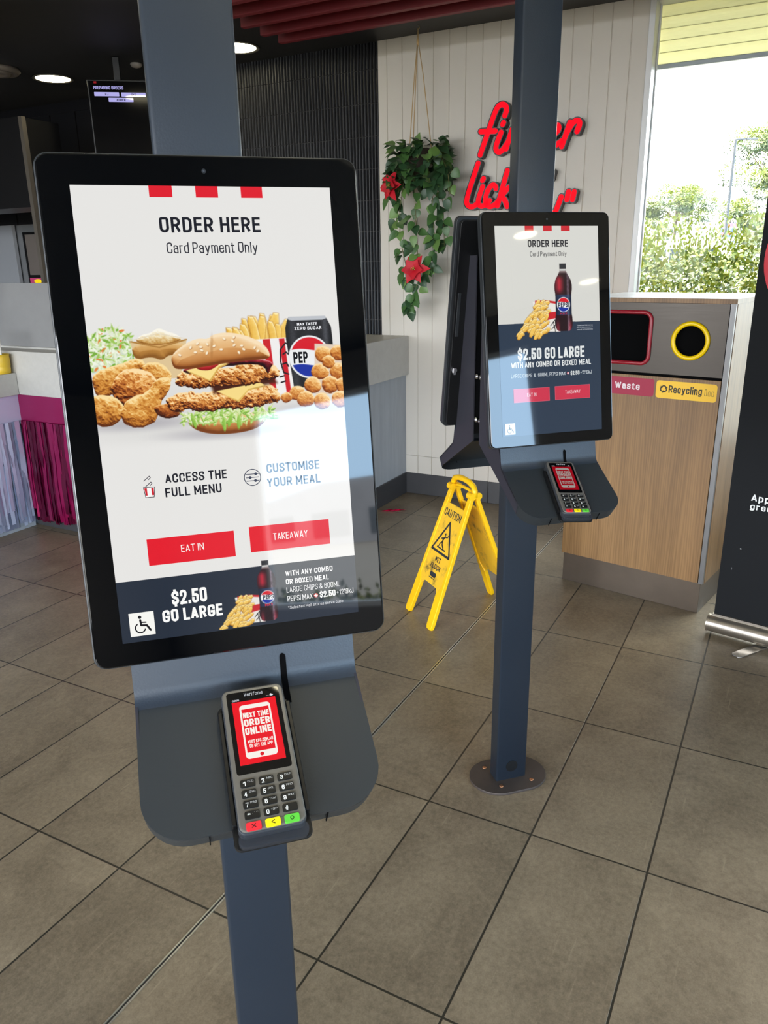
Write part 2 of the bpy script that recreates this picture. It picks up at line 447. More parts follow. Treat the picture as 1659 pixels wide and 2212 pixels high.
# ================================================================ THE SETTING
GA, GB = .59930, .30449                                   # floor tile, along and across
GRID = Matrix.Translation((.37294, 1.04459, 0)) @ Matrix.Rotation(TH, 4, 'Z')
def floor_material():
    m = bpy.data.materials.new('porcelain_floor_tile')
    m.use_nodes = True
    n, l = m.node_tree.nodes, m.node_tree.links
    p = n['Principled BSDF']
    t = n.new('ShaderNodeTexCoord')
    sp = n.new('ShaderNodeSeparateXYZ')
    l.new(t.outputs['Object'], sp.inputs[0])
    def math_(op, a, b=None):
        x = n.new('ShaderNodeMath'); x.operation = op
        for i, q in enumerate((a, b)):
            if q is None: continue
            if isinstance(q, (int, float)): x.inputs[i].default_value = q
            else: l.new(q, x.inputs[i])
        return x.outputs[0]
    ids, dist = [], []
    for ax, size in (('X', GA), ('Y', GB)):
        q = math_('DIVIDE', sp.outputs[ax], size)
        q = math_('ADD', q, 64)
        fr = math_('FRACT', q)
        ids.append(math_('FLOOR', q))
        e = math_('MINIMUM', fr, math_('SUBTRACT', 1, fr))
        dist.append(math_('MULTIPLY', e, size))
    edge = math_('MINIMUM', dist[0], dist[1])
    mr = n.new('ShaderNodeMapRange')
    mr.inputs['From Min'].default_value, mr.inputs['From Max'].default_value = .0021, .0033
    l.new(edge, mr.inputs['Value'])
    tile_id = math_('ADD', math_('MULTIPLY', ids[0], 7.13), math_('MULTIPLY', ids[1], 3.71))
    wn_ = n.new('ShaderNodeTexWhiteNoise'); wn_.noise_dimensions = '1D'
    l.new(tile_id, wn_.inputs['W'])
    off = n.new('ShaderNodeVectorMath'); off.operation = 'ADD'
    cb = n.new('ShaderNodeCombineXYZ')
    l.new(math_('MULTIPLY', wn_.outputs['Value'], 40), cb.inputs[2])
    l.new(t.outputs['Object'], off.inputs[0]); l.new(cb.outputs[0], off.inputs[1])
    def noise(scale, detail=5, rough=.6, dist_=0.0):
        z = n.new('ShaderNodeTexNoise')
        z.inputs['Scale'].default_value, z.inputs['Detail'].default_value, z.inputs['Roughness'].default_value, z.inputs['Distortion'].default_value = scale, detail, rough, dist_
        l.new(off.outputs[0], z.inputs['Vector'])
        return z.outputs['Fac']
    big, fine, grain = noise(5, 5, .6, .6), noise(70, 3, .65), noise(260, 2, .6)
    # faint pale scuffs running one way
    mp = n.new('ShaderNodeMapping'); mp.inputs['Rotation'].default_value = (0, 0, .9); mp.inputs['Scale'].default_value = (6, 90, 1)
    l.new(off.outputs[0], mp.inputs['Vector'])
    sc = n.new('ShaderNodeTexNoise'); sc.inputs['Scale'].default_value = 1.0; sc.inputs['Detail'].default_value = 3
    l.new(mp.outputs['Vector'], sc.inputs['Vector'])
    cr = n.new('ShaderNodeValToRGB')
    cr.color_ramp.elements[0].position, cr.color_ramp.elements[0].color = .36, (*lin((106, 94, 77)), 1)
    cr.color_ramp.elements[1].position, cr.color_ramp.elements[1].color = .66, (*lin((154, 139, 116)), 1)
    v = math_('ADD', math_('MULTIPLY', big, .42), math_('MULTIPLY', fine, .36))
    v = math_('ADD', v, math_('MULTIPLY', grain, .22))
    v = math_('ADD', v, math_('MULTIPLY', math_('SUBTRACT', wn_.outputs['Value'], .5), .06))
    v = math_('ADD', v, math_('MULTIPLY', math_('MAXIMUM', math_('SUBTRACT', sc.outputs['Fac'], .66), 0), 1.2))
    l.new(v, cr.inputs['Fac'])
    mx = n.new('ShaderNodeMix'); mx.data_type = 'RGBA'
    mx.inputs['A'].default_value = (*lin((50, 47, 38)), 1)
    l.new(cr.outputs['Color'], mx.inputs['B']); l.new(mr.outputs['Result'], mx.inputs['Factor'])
    l.new(mx.outputs['Result'], p.inputs['Base Color'])
    rr = n.new('ShaderNodeMapRange')
    rr.inputs['To Min'].default_value, rr.inputs['To Max'].default_value = .30, .43
    l.new(fine, rr.inputs['Value']); l.new(rr.outputs['Result'], p.inputs['Roughness'])
    p.inputs['Specular IOR Level'].default_value = .5
    b = n.new('ShaderNodeBump'); b.inputs['Strength'].default_value = .35; b.inputs['Distance'].default_value = .003
    h = math_('ADD', math_('MULTIPLY', mr.outputs['Result'], .8), math_('MULTIPLY', fine, .25))
    h = math_('ADD', h, math_('MULTIPLY', grain, .12))
    l.new(h, b.inputs['Height']); l.new(b.outputs['Normal'], p.inputs['Normal'])
    return m

S_ = dict(kind='structure')
# floor slab lies in its own grid frame so the tile joints fall where they are laid
gi = GRID.inverted()
corners = [gi @ RW(s, t) for s, t in ((-6.5, REAR), (RIGHT + .2, REAR), (RIGHT + .2, 1.6), (-6.5, 1.6))]
fl = MB()
fl.prism([(c.x, c.y) for c in corners], -.05, 0)
fl.build('floor', floor_material(), M=GRID, **S_)
strip = MB()
for y0, y1, mi in ((-.0062, -.0026, 0), (-.0026, .0026, 1), (.0026, .0062, 0)):
    strip.box(-1.9, 4.2, 3 * GB + y0, 3 * GB + y1, -.02, .0016 if mi == 0 else .0006, mi)
strip.build('trim_1', [mat('joint_steel', (214, 212, 204), .3, .85, var=.2, vscale=14), mat('joint_filler', (48, 46, 40), .8)], M=GRID, label='metal expansion strip between the floor tiles', **S_)

M_CEIL = mat('black_ceiling', (30, 29, 30), .55, var=.25, vscale=3)
ce = MB(); ce.box(-6.5, RIGHT + .2, -2.55, 1.0, 2.735, 3.0)
ce.build('ceiling', M_CEIL, M=ROOM, **S_)
ce = MB(); ce.box(-6.5, RIGHT + .2, REAR, -5.0, 2.735, 3.0)
ce.build('ceiling_rear', M_CEIL, M=ROOM, **S_)
ce = MB(); ce.box(-6.5, RIGHT + .2, -5.0, -2.55, 2.735, 3.0)
ce.build('ceiling_dining', mat('pale_dining_ceiling', (214, 213, 208), .6), M=ROOM, **S_)

# white board wall with V joints every 100 mm
M_WHITE = mat('white_painted_board', (206, 200, 189), .5, var=.025, vscale=2.2, bump=.04, bscale=40)
wb = MB()
prof = [(-.172, .0)]
s = -.112
while s < 1.37:
    prof += [(s - .0035, 0), (s - .0012, .005), (s + .0012, .005), (s + .0035, 0)]
    s += .1002
prof += [(1.372, 0), (1.372, .12), (-.172, .12)]
wb.prism(prof, .262, 2.735)
prof2 = [(a, b - .003 if b < .004 else b) for a, b in prof]
wb.prism(prof2, 0, .2605)
wb.build('wall_back', M_WHITE, M=ROOM, **S_)

# black fluted tile wall behind the counter, courses 180 mm high
def fluted_material():
    m = mat('black_fluted_tile', (11, 11, 14), .40, spec=.35)
    n, l = m.node_tree.nodes, m.node_tree.links
    return m
ft = MB()
prof = []
P_, n_ = .0222, 104
for i in range(n_):
    x = -.172 - i * P_
    for k in range(6):
        a = k / 6
        prof.append((x - a * P_, .012 - .008 * math.sin(math.pi * a)))
prof += [(-.172 - n_ * P_, .012), (-.172 - n_ * P_, .12), (-.172, .12)]
z = .60
while z < 2.735:
    ft.prism(prof, z, min(z + .1785, 2.735), 0, smooth=False)
    ft.box(-.172 - n_ * P_, -.174, .016, .10, min(z + .178, 2.73), min(z + .1815, 2.735), 1)
    z += .1815
ft.build('wall_kitchen', [fluted_material(), mat('grey_grout', (84, 81, 78), .6)], M=ROOM, **S_)
kb = MB()
kb.box(-6.5, -2.42, .30, .42, 0, 2.735)
kb.build('wall_kitchen_rear', mat('kitchen_wall_grey', (120, 122, 124), .45, var=.06, vscale=1.5), M=ROOM, **S_)
kd = MB()
x = -6.4
while x < -2.5:
    kd.box(x, x + .272, .24, .29, 1.86, 2.66)
    x += .285
kd.box(-6.4, -2.45, .262, .295, 1.86, 2.66, 1); kd.box(-6.45, -2.42, .235, .297, 2.66, 2.7345, 0)
kd.build('trim_3', [mat('black_wall_panel', (26, 26, 30), .35), mat('panel_joint', (190, 172, 146), .5)], M=ROOM, label='black wall panels with pale upright joints above the kitchen', **S_)

M_SHELL = mat('dim_plaster', (92, 88, 84), .8)
w = MB(); w.box(-6.62, -6.5, REAR, 1.6, 0, 2.735); w.build('wall_left', M_SHELL, M=ROOM, **S_)
w = MB()
for b in ((-6.5, -4.5, 0, 2.735), (5.3, RIGHT + .2, 0, 2.735), (-4.5, 5.3, 0, .25), (-4.5, 5.3, 2.6, 2.735)):
    w.box(b[0], b[1], REAR - .12, REAR, b[2], b[3])
w.build('wall_rear', M_SHELL, M=ROOM, **S_)
# right wall with its wide window opening
w = MB()
w.box(RIGHT, RIGHT + .12, REAR, -8.2, 0, 2.735); w.box(RIGHT, RIGHT + .12, -4.4, 0.1, 0, 2.735)
w.box(RIGHT, RIGHT + .12, -8.2, -4.4, 0, .45); w.box(RIGHT, RIGHT + .12, -8.2, -4.4, 2.40, 2.735)
w.build('wall_right', mat('grey_plaster', (128, 126, 124), .7), M=ROOM, **S_)
M_FRAME = mat('white_aluminium_frame', (222, 224, 224), .35, 0, .5)
f2 = MB()
for t0, t1, z0, z1 in ((-8.2, -8.15, .45, 2.4), (-4.45, -4.4, .45, 2.4), (-8.15, -4.45, .45, .5), (-8.15, -4.45, 2.35, 2.4), (-6.22, -6.17, .5, 2.35)):
    f2.box(RIGHT + .02, RIGHT + .09, t0, t1, z0, z1)
f3 = MB()
for x in (-4.5, -2.06, .38, 2.82, 5.25):
    f3.box(x, x + .05, REAR - .09, REAR - .02, .25, 2.6)
f3.box(-4.45, 5.25, REAR - .09, REAR - .02, .25, .30); f3.box(-4.45, 5.25, REAR - .09, REAR - .02, 2.55, 2.6)
f3.build('added_rear_window', M_FRAME, M=ROOM, **S_)  # frame of the unseen rear opening added for extra daylight
f2.build('window_2', M_FRAME, M=ROOM, **S_)

# front window: white frame, glass, low sill wall under it
w = MB(); w.box(1.374, RIGHT, .0, .12, 0, .5); w.build('wall_front_sill', M_WHITE, M=ROOM, **S_)
win = empty('window_1', ROOM, kind='structure')
f1 = MB()
for a, b, z0, z1 in ((1.374, 1.404, .5, 2.735), (3.2, 3.25, .5, 2.735), (5.0, 5.05, .5, 2.735), (RIGHT - .05, RIGHT, .5, 2.735)):
    f1.box(a, b, -.012, .115, z0, z1)
f1.box(1.404, RIGHT - .05, -.012, .115, .5, .54); f1.box(1.404, RIGHT - .05, .02, .115, 2.715, 2.735)
f1.box(1.404, 1.412, .090, .115, .54, 2.715)
f1.build('frame', M_FRAME, win, bevel=.003)
g1 = MB(); g1.box(1.408, RIGHT - .05, .100, .106, .54, 2.715); g1.build('pane', glass_mat('window_glass', (.97, .99, .98), 1.14), win)

M_SKIRT = mat('dark_skirting_tile', (58, 58, 60), .45, var=.10, vscale=6)
bb = MB()
x = -.006
while x < 1.37:
    bb.box(x, min(x + .597, 1.372), -.014, -.003, 0, .142); x += .6
bb.build('baseboard_back', M_SKIRT, M=ROOM, bevel=.002, **S_)
bb = MB()
bb.box(-.006, .008, -1.60, -.014, 0, .142)
bb.box(-1.735, .0, -1.588, -1.5755, 0, .10)
bb.build('baseboard_counter', M_SKIRT, M=ROOM, bevel=.002, **S_)
gp = MB(); gp.box(-90, 130, -70, 140, -.25, -.12)
gp.build('ground', mat('pale_bitumen', (118, 115, 108), .9, var=.1, vscale=1.2), M=ROOM, **S_)

# steel corner trim of the kitchen opening and the black bulkhead that carries the menu boards
tr = MB(); tr.box(-2.118, -2.088, -1.0, -.97, 1.06, 2.372)
tr.build('trim_2', mat('brushed_corner_steel', (150, 142, 132), .35, .8), M=ROOM, label='upright steel corner trim at the kitchen opening', **S_)
bk = MB(); bk.box(-6.4, -2.118, -1.0, -.7, 1.86, 2.372)
bk.build('beam', mat('black_bulkhead', (9, 9, 12), .4), M=ROOM, label='black bulkhead over the kitchen opening', **S_)
# ---------------------------------------------------------------- pictures shown on the screens (lit pixels, painted row by row)
def _noise(x, y, seed):
    xi, yi = np.floor(x).astype(int), np.floor(y).astype(int)
    fx, fy = x - xi, y - yi
    fx, fy = fx * fx * (3 - 2 * fx), fy * fy * (3 - 2 * fy)
    def h(a, b):
        n = np.sin(a * 127.1 + b * 311.7 + seed * 74.7) * 43758.5453
        return n - np.floor(n)
    return (h(xi, yi) * (1 - fx) + h(xi + 1, yi) * fx) * (1 - fy) + (h(xi, yi + 1) * (1 - fx) + h(xi + 1, yi + 1) * fx) * fy

def _fbm(x, y, seed, octaves=4):
    v, a, t = 0, .5, 0
    for k in range(octaves):
        v = v + a * _noise(x * 2 ** k, y * 2 ** k, seed + k)
        t += a
        a *= .55
    return v / t

def _ss(a, b, x):
    t = np.clip((x - a) / (b - a), 0, 1)
    return t * t * (3 - 2 * t)

class Picture:
    """An sRGB picture over u0..u1, v0..v1 (v grows downward, one unit = the screen's width)."""
    def __init__(s, u0, u1, v0, v1, res, bg):
        s.u0, s.u1, s.v0, s.v1 = u0, u1, v0, v1
        s.nx, s.ny = int(round((u1 - u0) * res)) + 1, int(round((v1 - v0) * res)) + 1
        s.U, s.V = np.meshgrid(np.linspace(u0, u1, s.nx), np.linspace(v0, v1, s.ny))
        s.px = 1.0 / res
        s.img = np.zeros((s.ny, s.nx, 3)) + np.array(bg, float) / 255
    def put(s, mask, col):
        col = np.asarray(col, float)
        if col.ndim == 1:
            col = col / 255
        m = np.clip(mask, 0, 1)[..., None]
        s.img[...] = s.img * (1 - m) + col * m
    def view(s, u0, u1, v0, v1):
        i0, i1 = int(np.clip((u0 - s.U[0, 0]) / s.px, 0, s.U.shape[1] - 3)), int(np.clip((u1 - s.U[0, 0]) / s.px + 2, 3, s.U.shape[1]))
        j0, j1 = int(np.clip((v0 - s.V[0, 0]) / s.px, 0, s.U.shape[0] - 3)), int(np.clip((v1 - s.V[0, 0]) / s.px + 2, 3, s.U.shape[0]))
        w = object.__new__(Picture)
        w.U, w.V, w.img, w.px = s.U[j0:j1, i0:i1], s.V[j0:j1, i0:i1], s.img[j0:j1, i0:i1], s.px
        return w
    def around(s, pts, m):
        return s.view(min(a for a, b in pts) - m, max(a for a, b in pts) + m, min(b for a, b in pts) - m, max(b for a, b in pts) + m)
    def ell(s, cx, cy, rx, ry, rot=0.0):
        c, n = math.cos(rot), math.sin(rot)
        x, y = s.U - cx, s.V - cy
        return np.hypot((c * x + n * y) / rx, (-n * x + c * y) / ry), min(rx, ry)
    def disc(s, cx, cy, rx, ry, col, rot=0.0, soft=1.0):
        s = s.around([(cx, cy)], max(rx, ry) + 4 * s.px)
        d, r = s.ell(cx, cy, rx, ry, rot)
        s.put(_ss(soft * s.px, -soft * s.px, (d - 1) * r), col)
    def sdf(s, pts):
        best = np.full(s.U.shape, 1e9)
        ins = np.zeros(s.U.shape, bool)
        n = len(pts)
        for i in range(n):
            ax, ay = pts[i]
            bx, by = pts[(i + 1) % n]
            ex, ey = bx - ax, by - ay
            wx, wy = s.U - ax, s.V - ay
            t = np.clip((wx * ex + wy * ey) / (ex * ex + ey * ey + 1e-12), 0, 1)
            best = np.minimum(best, np.hypot(wx - ex * t, wy - ey * t))
            c = ((ay > s.V) != (by > s.V)) & (s.U < (bx - ax) * (s.V - ay) / (by - ay + 1e-12) + ax)
            ins ^= c
        return np.where(ins, -best, best)
    def poly(s, pts, col, soft=1.0):
        s = s.around(pts, (soft + 3) * s.px)
        s.put(_ss(soft * s.px, -soft * s.px, s.sdf(pts)), col)
    def line(s, pts, w, col, closed=False):
        s = s.around(pts, w + 3 * s.px)
        best = np.full(s.U.shape, 1e9)
        for (ax, ay), (bx, by) in zip(pts, pts[1:] + (pts[:1] if closed else [])):
            ex, ey = bx - ax, by - ay
            t = np.clip(((s.U - ax) * ex + (s.V - ay) * ey) / (ex * ex + ey * ey + 1e-12), 0, 1)
            best = np.minimum(best, np.hypot(s.U - ax - ex * t, s.V - ay - ey * t))
        s.put(_ss(w / 2 + s.px * .6, w / 2 - s.px * .6, best), col)
    def lump(s, d, depth, ramp, seed, freq=40, rough=.5, edge=0.0, base=.5, keep=None):
        """Food with relief inside the region d<0 (d a distance): a rounded body with a crusty grain, coloured along a ramp."""
        wob = (_fbm(s.U * freq * .7, s.V * freq * .7, seed + 9, 3) - .5) * edge
        d = d + wob
        inner = np.clip(-d / depth, 0, 1)
        body = np.sqrt(1 - (1 - inner) ** 2)
        grain = _fbm(s.U * freq, s.V * freq, seed, 4)
        ridge = 1 - np.abs(2 * _fbm(s.U * freq * 1.3, s.V * freq * 1.3, seed + 5, 3) - 1)
        h = body * depth * 1.1 + (grain * .6 + ridge * .4) * rough * .02
        gy, gx = np.gradient(h, s.px)
        sh = base + (-gx * .22 + gy * .55) * .5 + (grain - .5) * .5 * rough + (ridge - .6) * .35 * rough
        sh = np.clip(sh, 0, 1)
        ramp = np.array(ramp, float) / 255
        pos = sh * (len(ramp) - 1)
        i = np.clip(pos.astype(int), 0, len(ramp) - 2)
        f = (pos - i)[..., None]
        col = ramp[i] * (1 - f) + ramp[i + 1] * f
        m = _ss(s.px, -s.px, d)
        if keep is not None:
            m = m * keep
        s.put(m, col)
    def plump(s, pts, depth, ramp, seed, smooth=2, grow=0.0, dark=None, **k):
        for _ in range(smooth):
            pts = [(a[0] * w + b[0] * (1 - w), a[1] * w + b[1] * (1 - w)) for a, b in zip(pts, pts[1:] + pts[:1]) for w in (.75, .25)]
        s = s.around(pts, .03 + grow)
        d = s.sdf(pts) - grow
        if dark is not None:
            s.put(_ss(dark[0], -.15 * dark[0], d) * dark[1], dark[2])
        s.lump(d, depth, ramp, seed, **k)
    def elump(s, cx, cy, rx, ry, rot, ramp, seed, **k):
        s = s.around([(cx, cy)], max(rx, ry) * 1.1 + .02)
        d, r = s.ell(cx, cy, rx, ry, rot)
        s.lump((d - 1) * r, r * .95, ramp, seed, **k)

CRUST = [(58, 22, 6), (122, 56, 16), (178, 98, 36), (212, 138, 62), (240, 186, 112), (252, 222, 168)]
GOLD = [(96, 44, 10), (150, 84, 24), (196, 124, 44), (220, 156, 72), (240, 194, 116), (250, 222, 160)]
CHIP = [(150, 92, 20), (206, 148, 46), (232, 182, 76), (244, 204, 106), (250, 222, 142), (254, 238, 184)]
BUN = [(120, 62, 20), (172, 106, 48), (206, 146, 84), (226, 176, 116), (238, 200, 148), (248, 224, 186)]

def cola_roundel(p, cx, cy, r, ink):
    p.disc(cx, cy, r * 1.06, r * 1.06, (236, 238, 240))
    d, _ = p.ell(cx, cy, r * .97, r * .97)
    inside = _ss(p.px, -p.px, (d - 1) * r)
    wave = .06 * r * np.sin((p.U - cx) / r * 3.0)
    p.put(inside * _ss(p.px, -p.px, p.V - (cy - .36 * r + wave)), (214, 30, 44))
    p.put(inside * _ss(-p.px, p.px, p.V - (cy + .40 * r + wave)), (28, 52, 160))

def chips_and_bottle(p, ox, oy, k):
    """A box of chips tipped on its side and a tall cola bottle; ox, oy, k place the drawing."""
    q = lambda x, y: (ox + x * k, oy + y * k)
    # carton: white with red stripes, lying with its mouth to the left
    p.poly([q(.335, .640), q(.470, .628), q(.600, .655), q(.600, .905), q(.470, .900), q(.380, .860)], (232, 228, 222))
    p.poly([q(.36, .63), q(.47, .628), q(.60, .648), q(.60, .668), q(.47, .646), q(.36, .655)], (196, 34, 40))
    p.poly([q(.46, .735), q(.60, .725), q(.60, .778), q(.46, .802)], (198, 36, 44))
    for a, b in ((.505, .85), (.52, .83), (.535, .86), (.515, .88)):
        p.line([q(a, b), q(a + .03, b - .03), q(a + .035, b + .025)], .006 * k, (30, 30, 34))
    rnd = random.Random(5)
    spots = []
    for i in range(60):
        t = i / 59
        y = .65 + .28 * t
        left, right = .375 - .20 * max(0, t - .15) / .85, .465 + .01 * t
        x = left + (right - left) * rnd.random()
        spots.append((x, y + rnd.uniform(-.012, .012)))
    for i, (x, y) in enumerate(spots):
        L, w = rnd.uniform(.030, .048), rnd.uniform(.0135, .018)
        a = rnd.uniform(-.9, .5) - .5
        c, n = math.cos(a), math.sin(a)
        P = [q(x + c * L * sx - n * w * sy, y + n * L * sx + c * w * sy) for sx, sy in ((-1, -1), (1, -1), (1, 1), (-1, 1))]
        p.plump(P, w * k * 1.1, CHIP, i, smooth=1, grow=.002 * k, dark=(.006 * k, .55, (120, 70, 16)), freq=26 / k, rough=.25, base=.5)
    # bottle
    prof = [(.320, .032), (.362, .032), (.372, .030), (.388, .034), (.42, .052), (.455, .074), (.50, .086), (.54, .086), (.575, .080), (.60, .078), (.75, .078),
            (.78, .084), (.83, .087), (.865, .082), (.888, .070), (.900, .052)]
    cx = .639
    P = [q(cx - w, y) for y, w in prof] + [q(cx + w, y) for y, w in reversed(prof)]
    d = p.sdf(P)
    m = _ss(p.px, -p.px, d)
    xx = (p.U - (ox + cx * k)) / k / .086
    yy = (p.V - oy) / k
    cola = np.zeros(p.img.shape)
    red = np.clip(1 - np.abs(xx + .45) * 1.6, 0, 1) * _ss(.40, .47, yy) * _ss(.60, .52, yy)
    lo = np.clip(1 - np.abs(np.abs(xx) - .7) * 3.2, 0, 1) * _ss(.77, .88, yy)
    cola += np.array((38, 18, 24)) / 255.
    cola += red[..., None] * np.array((150, 20, 34)) / 255. + lo[..., None] * np.array((96, 22, 30)) / 255.
    shine = np.exp(-((xx - .55) / .13) ** 2) * .32 * (.6 + .8 * _noise(p.U * 90 / k, p.V * 60 / k, 3))
    cola += shine[..., None] * np.array((.8, .82, .9))
    p.put(m, np.clip(cola, 0, 1))
    p.put(m * _ss(.383, .378, yy) * _ss(.362, .367, yy), (206, 208, 206))
    p.put(m * _ss(.41, .385, yy) * .55 * _ss(.378, .383, yy), (216, 200, 196))
    p.put(m * _ss(.364, .361, yy), (44, 46, 50))
    lab = m * _ss(.583, .587, yy) * _ss(.762, .757, yy)
    p.put(lab, np.clip((np.array((44, 58, 92)) / 255.)[None, None] * (1.0 - .55 * np.abs(xx)[..., None] ** 2) + shine[..., None] * .4, 0, 1))
    cola_roundel(p, *q(.638, .671), .061 * k, (18, 26, 60))
    return q

def meal_picture(res):
    p = Picture(0, 1, .47, 1.02, res, (236, 234, 231))
    p.img[:] = (np.array((230, 229, 226)) / 255)[None, None] - (.05 * _ss(.55, .93, p.V) * _ss(1.015, .94, p.V) * (.5 + .5 * np.cos((p.U - .5) * 3)))[..., None]
    # soft contact shade the studio picture shows under the food
    for cx, cy, rx, ry, a in ((.15, .905, .24, .03, .55), (.50, .965, .25, .026, .5), (.88, .89, .2, .028, .35)):
        d, _ = p.ell(cx, cy, rx, ry)
        p.put(a * _ss(1.5, .1, d), (150, 146, 156))
    # slaw in a clear tub
    p.poly([(0, .575), (.168, .565), (.155, .70), (0, .70)], (206, 218, 196))
    rnd = random.Random(3)
    for i in range(420):
        x, y = rnd.uniform(-.01, .165), rnd.uniform(.53, .69)
        if y < .585 - .06 * math.cos((x - .085) / .09 * 1.4):
            continue
        col = rnd.choice([(232, 240, 214), (206, 226, 160), (156, 196, 88), (240, 244, 228), (216, 228, 186), (224, 128, 62) if rnd.random() < .55 else (226, 236, 206), (122, 174, 64)])
        p.disc(x, y, rnd.uniform(.006, .016), rnd.uniform(.0025, .005), col, rnd.uniform(0, 3.1))
    # mash and gravy tub
    p.poly([(.155, .585), (.373, .585), (.335, .735), (.185, .735)], (222, 196, 150))
    p.plump([(.158, .590), (.370, .590), (.355, .650), (.300, .640), (.27, .665), (.23, .645), (.165, .66)], .05, [(140, 90, 34), (176, 122, 54), (200, 146, 76), (214, 166, 98), (228, 190, 130)], 2, freq=14, rough=.15, base=.45)
    p.plump(([(.17, .588), (.20, .560), (.235, .556), (.268, .534), (.30, .552), (.335, .562), (.362, .588), (.26, .606)]), .03,
           [(150, 98, 36), (196, 148, 76), (226, 196, 140), (240, 226, 190), (250, 246, 232)], 7, freq=30, rough=.8, base=.58)
    p.line([(.157, .585), (.265, .612), (.372, .585)], .006, (176, 128, 62))
    p.line([(.157, .582), (.265, .558), (.372, .582)], .003, (226, 214, 190))
    # chips in their box
    rnd = random.Random(11)
    for i in range(22):
        x = .575 + .205 * ((i * 7) % 22) / 21
        top = .492 + .045 * abs((x - .69) / .12) + rnd.uniform(-.006, .03)
        lean = (x - .68) * .35 + rnd.uniform(-.03, .03)
        w = rnd.uniform(.0125, .016)
        P = [(x + lean - w, top), (x + lean + w, top + .006), (x + w, .625), (x - w, .625)]
        p.plump(P, w, CHIP, i + 40, smooth=1, grow=.002, dark=(.006, .5, (170, 110, 30)), freq=22, rough=.25, base=.5)
    box = [(.615, .597), (.80, .592), (.80, .815), (.64, .83)]
    p.poly(box, (240, 238, 236))
    for a, b in ((.615, .638), (.675, .705), (.742, .765)):
        p.poly([(a, .597), (b, .596), (b + .012, .825), (a + .016, .825)], (204, 32, 42))
    for pts in ([(.745, .64), (.768, .615), (.782, .622)], [(.745, .64), (.742, .69), (.752, .735), (.772, .742)], [(.755, .66), (.768, .652), (.776, .66)], [(.75, .70), (.766, .695), (.774, .71)],
                [(.735, .752), (.752, .748)], [(.738, .775), (.756, .77)]):
        p.line(pts, .006, (34, 34, 38))
    # can
    can = [(.784, .518), (.790, .512), (.942, .512), (.948, .520), (.965, .555), (.968, .60), (.968, .80), (.790, .80), (.772, .60), (.772, .555)]
    d = p.sdf(can)
    xx = (p.U - .868) / .096
    body = np.clip(.165 + .16 * np.exp(-((xx - .75) / .14) ** 2) + .10 * np.exp(-((xx + .7) / .16) ** 2) - .06 * np.abs(xx), 0, 1) * (.9 + .2 * _noise(p.U * 260, p.V * 260, 4))
    p.put(_ss(p.px, -p.px, d), body[..., None] * np.array((1, 1.03, 1.1)))
    p.poly([(.784, .520), (.790, .510), (.942, .510), (.948, .520), (.93, .526), (.80, .526)], (190, 194, 200))
    cola_roundel(p, .866, .676, .083, (20, 20, 24))
    # chicken bites in a paper box
    p.poly([(.890, .622), (1.01, .632), (1.01, .84), (.875, .83)], (226, 206, 186))
    for i, (x, y, r) in enumerate(((.925, .668, .036), (.99, .665, .035), (.905, .738, .037), (.985, .742, .038), (.945, .70, .03), (.87, .792, .036), (.945, .795, .038), (1.0, .80, .034), (.80, .822, .034),
                                   (.755, .838, .022), (.835, .848, .036), (.905, .862, .038), (.985, .858, .038))):
        p.elump(x, y, r, r * .94, 0, CRUST[1:], i + 60, freq=46, rough=.7, edge=.01, base=.5)
    # fried chicken pieces
    p.plump(([(.0, .700), (.09, .676), (.155, .650), (.195, .655), (.205, .685), (.165, .715), (.12, .735), (.08, .79), (.0, .80)]), .05, GOLD, 21, freq=44, rough=.95, edge=.014, base=.45)
    p.elump(.245, .715, .058, .045, .5, GOLD, 22, freq=46, rough=.95, edge=.012, base=.45)
    p.elump(.155, .765, .088, .075, -.3, CRUST, 23, freq=46, rough=1.0, edge=.014, base=.46)
    p.elump(.035, .845, .070, .062, .3, GOLD, 24, freq=44, rough=.95, edge=.012, base=.46)
    p.plump(([(.09, .865), (.11, .815), (.155, .795), (.205, .782), (.245, .735), (.285, .725), (.30, .745), (.285, .785), (.255, .815), (.24, .865), (.215, .91), (.15, .925), (.10, .905)]), .055, GOLD, 25, freq=46, rough=.95,
           edge=.012, base=.48)
    p.elump(.275, .862, .05, .028, .1, CRUST[:-1], 26, freq=44, rough=.8, edge=.014, base=.35)
    # burger, from the bottom up
    p.plump(([(.335, .895), (.66, .885), (.668, .92), (.63, .955), (.55, .972), (.44, .97), (.365, .945)]), .05, BUN, 31, freq=16, rough=.2, base=.36)
    rnd = random.Random(8)
    for i in range(170):
        x = rnd.uniform(.322, .705)
        y = .882 + rnd.uniform(-.018, .045) * (1 - abs(x - .51) * 1.6) + abs(x - .51) * .03
        p.elump(x, y, rnd.uniform(.010, .024), rnd.uniform(.003, .0065), rnd.uniform(-1.5, 1.5), rnd.choice([[(60, 110, 26), (104, 158, 46), (150, 196, 82), (196, 224, 138), (232, 244, 200)], [(96, 140, 44), (150, 190, 80), (200, 222, 140), (230, 240, 196), (246, 250, 230)]]), i, freq=60, rough=.5, base=.52)
    for x, y, r in ((.49, .93, .9), (.515, .915, 1.2), (.37, .91, .7), (.55, .925, 1.0)):
        p.elump(x, y, .008, .03, (r - .9), [(90, 140, 40), (140, 190, 70), (190, 222, 130)], 3, freq=40, rough=.3, base=.55)
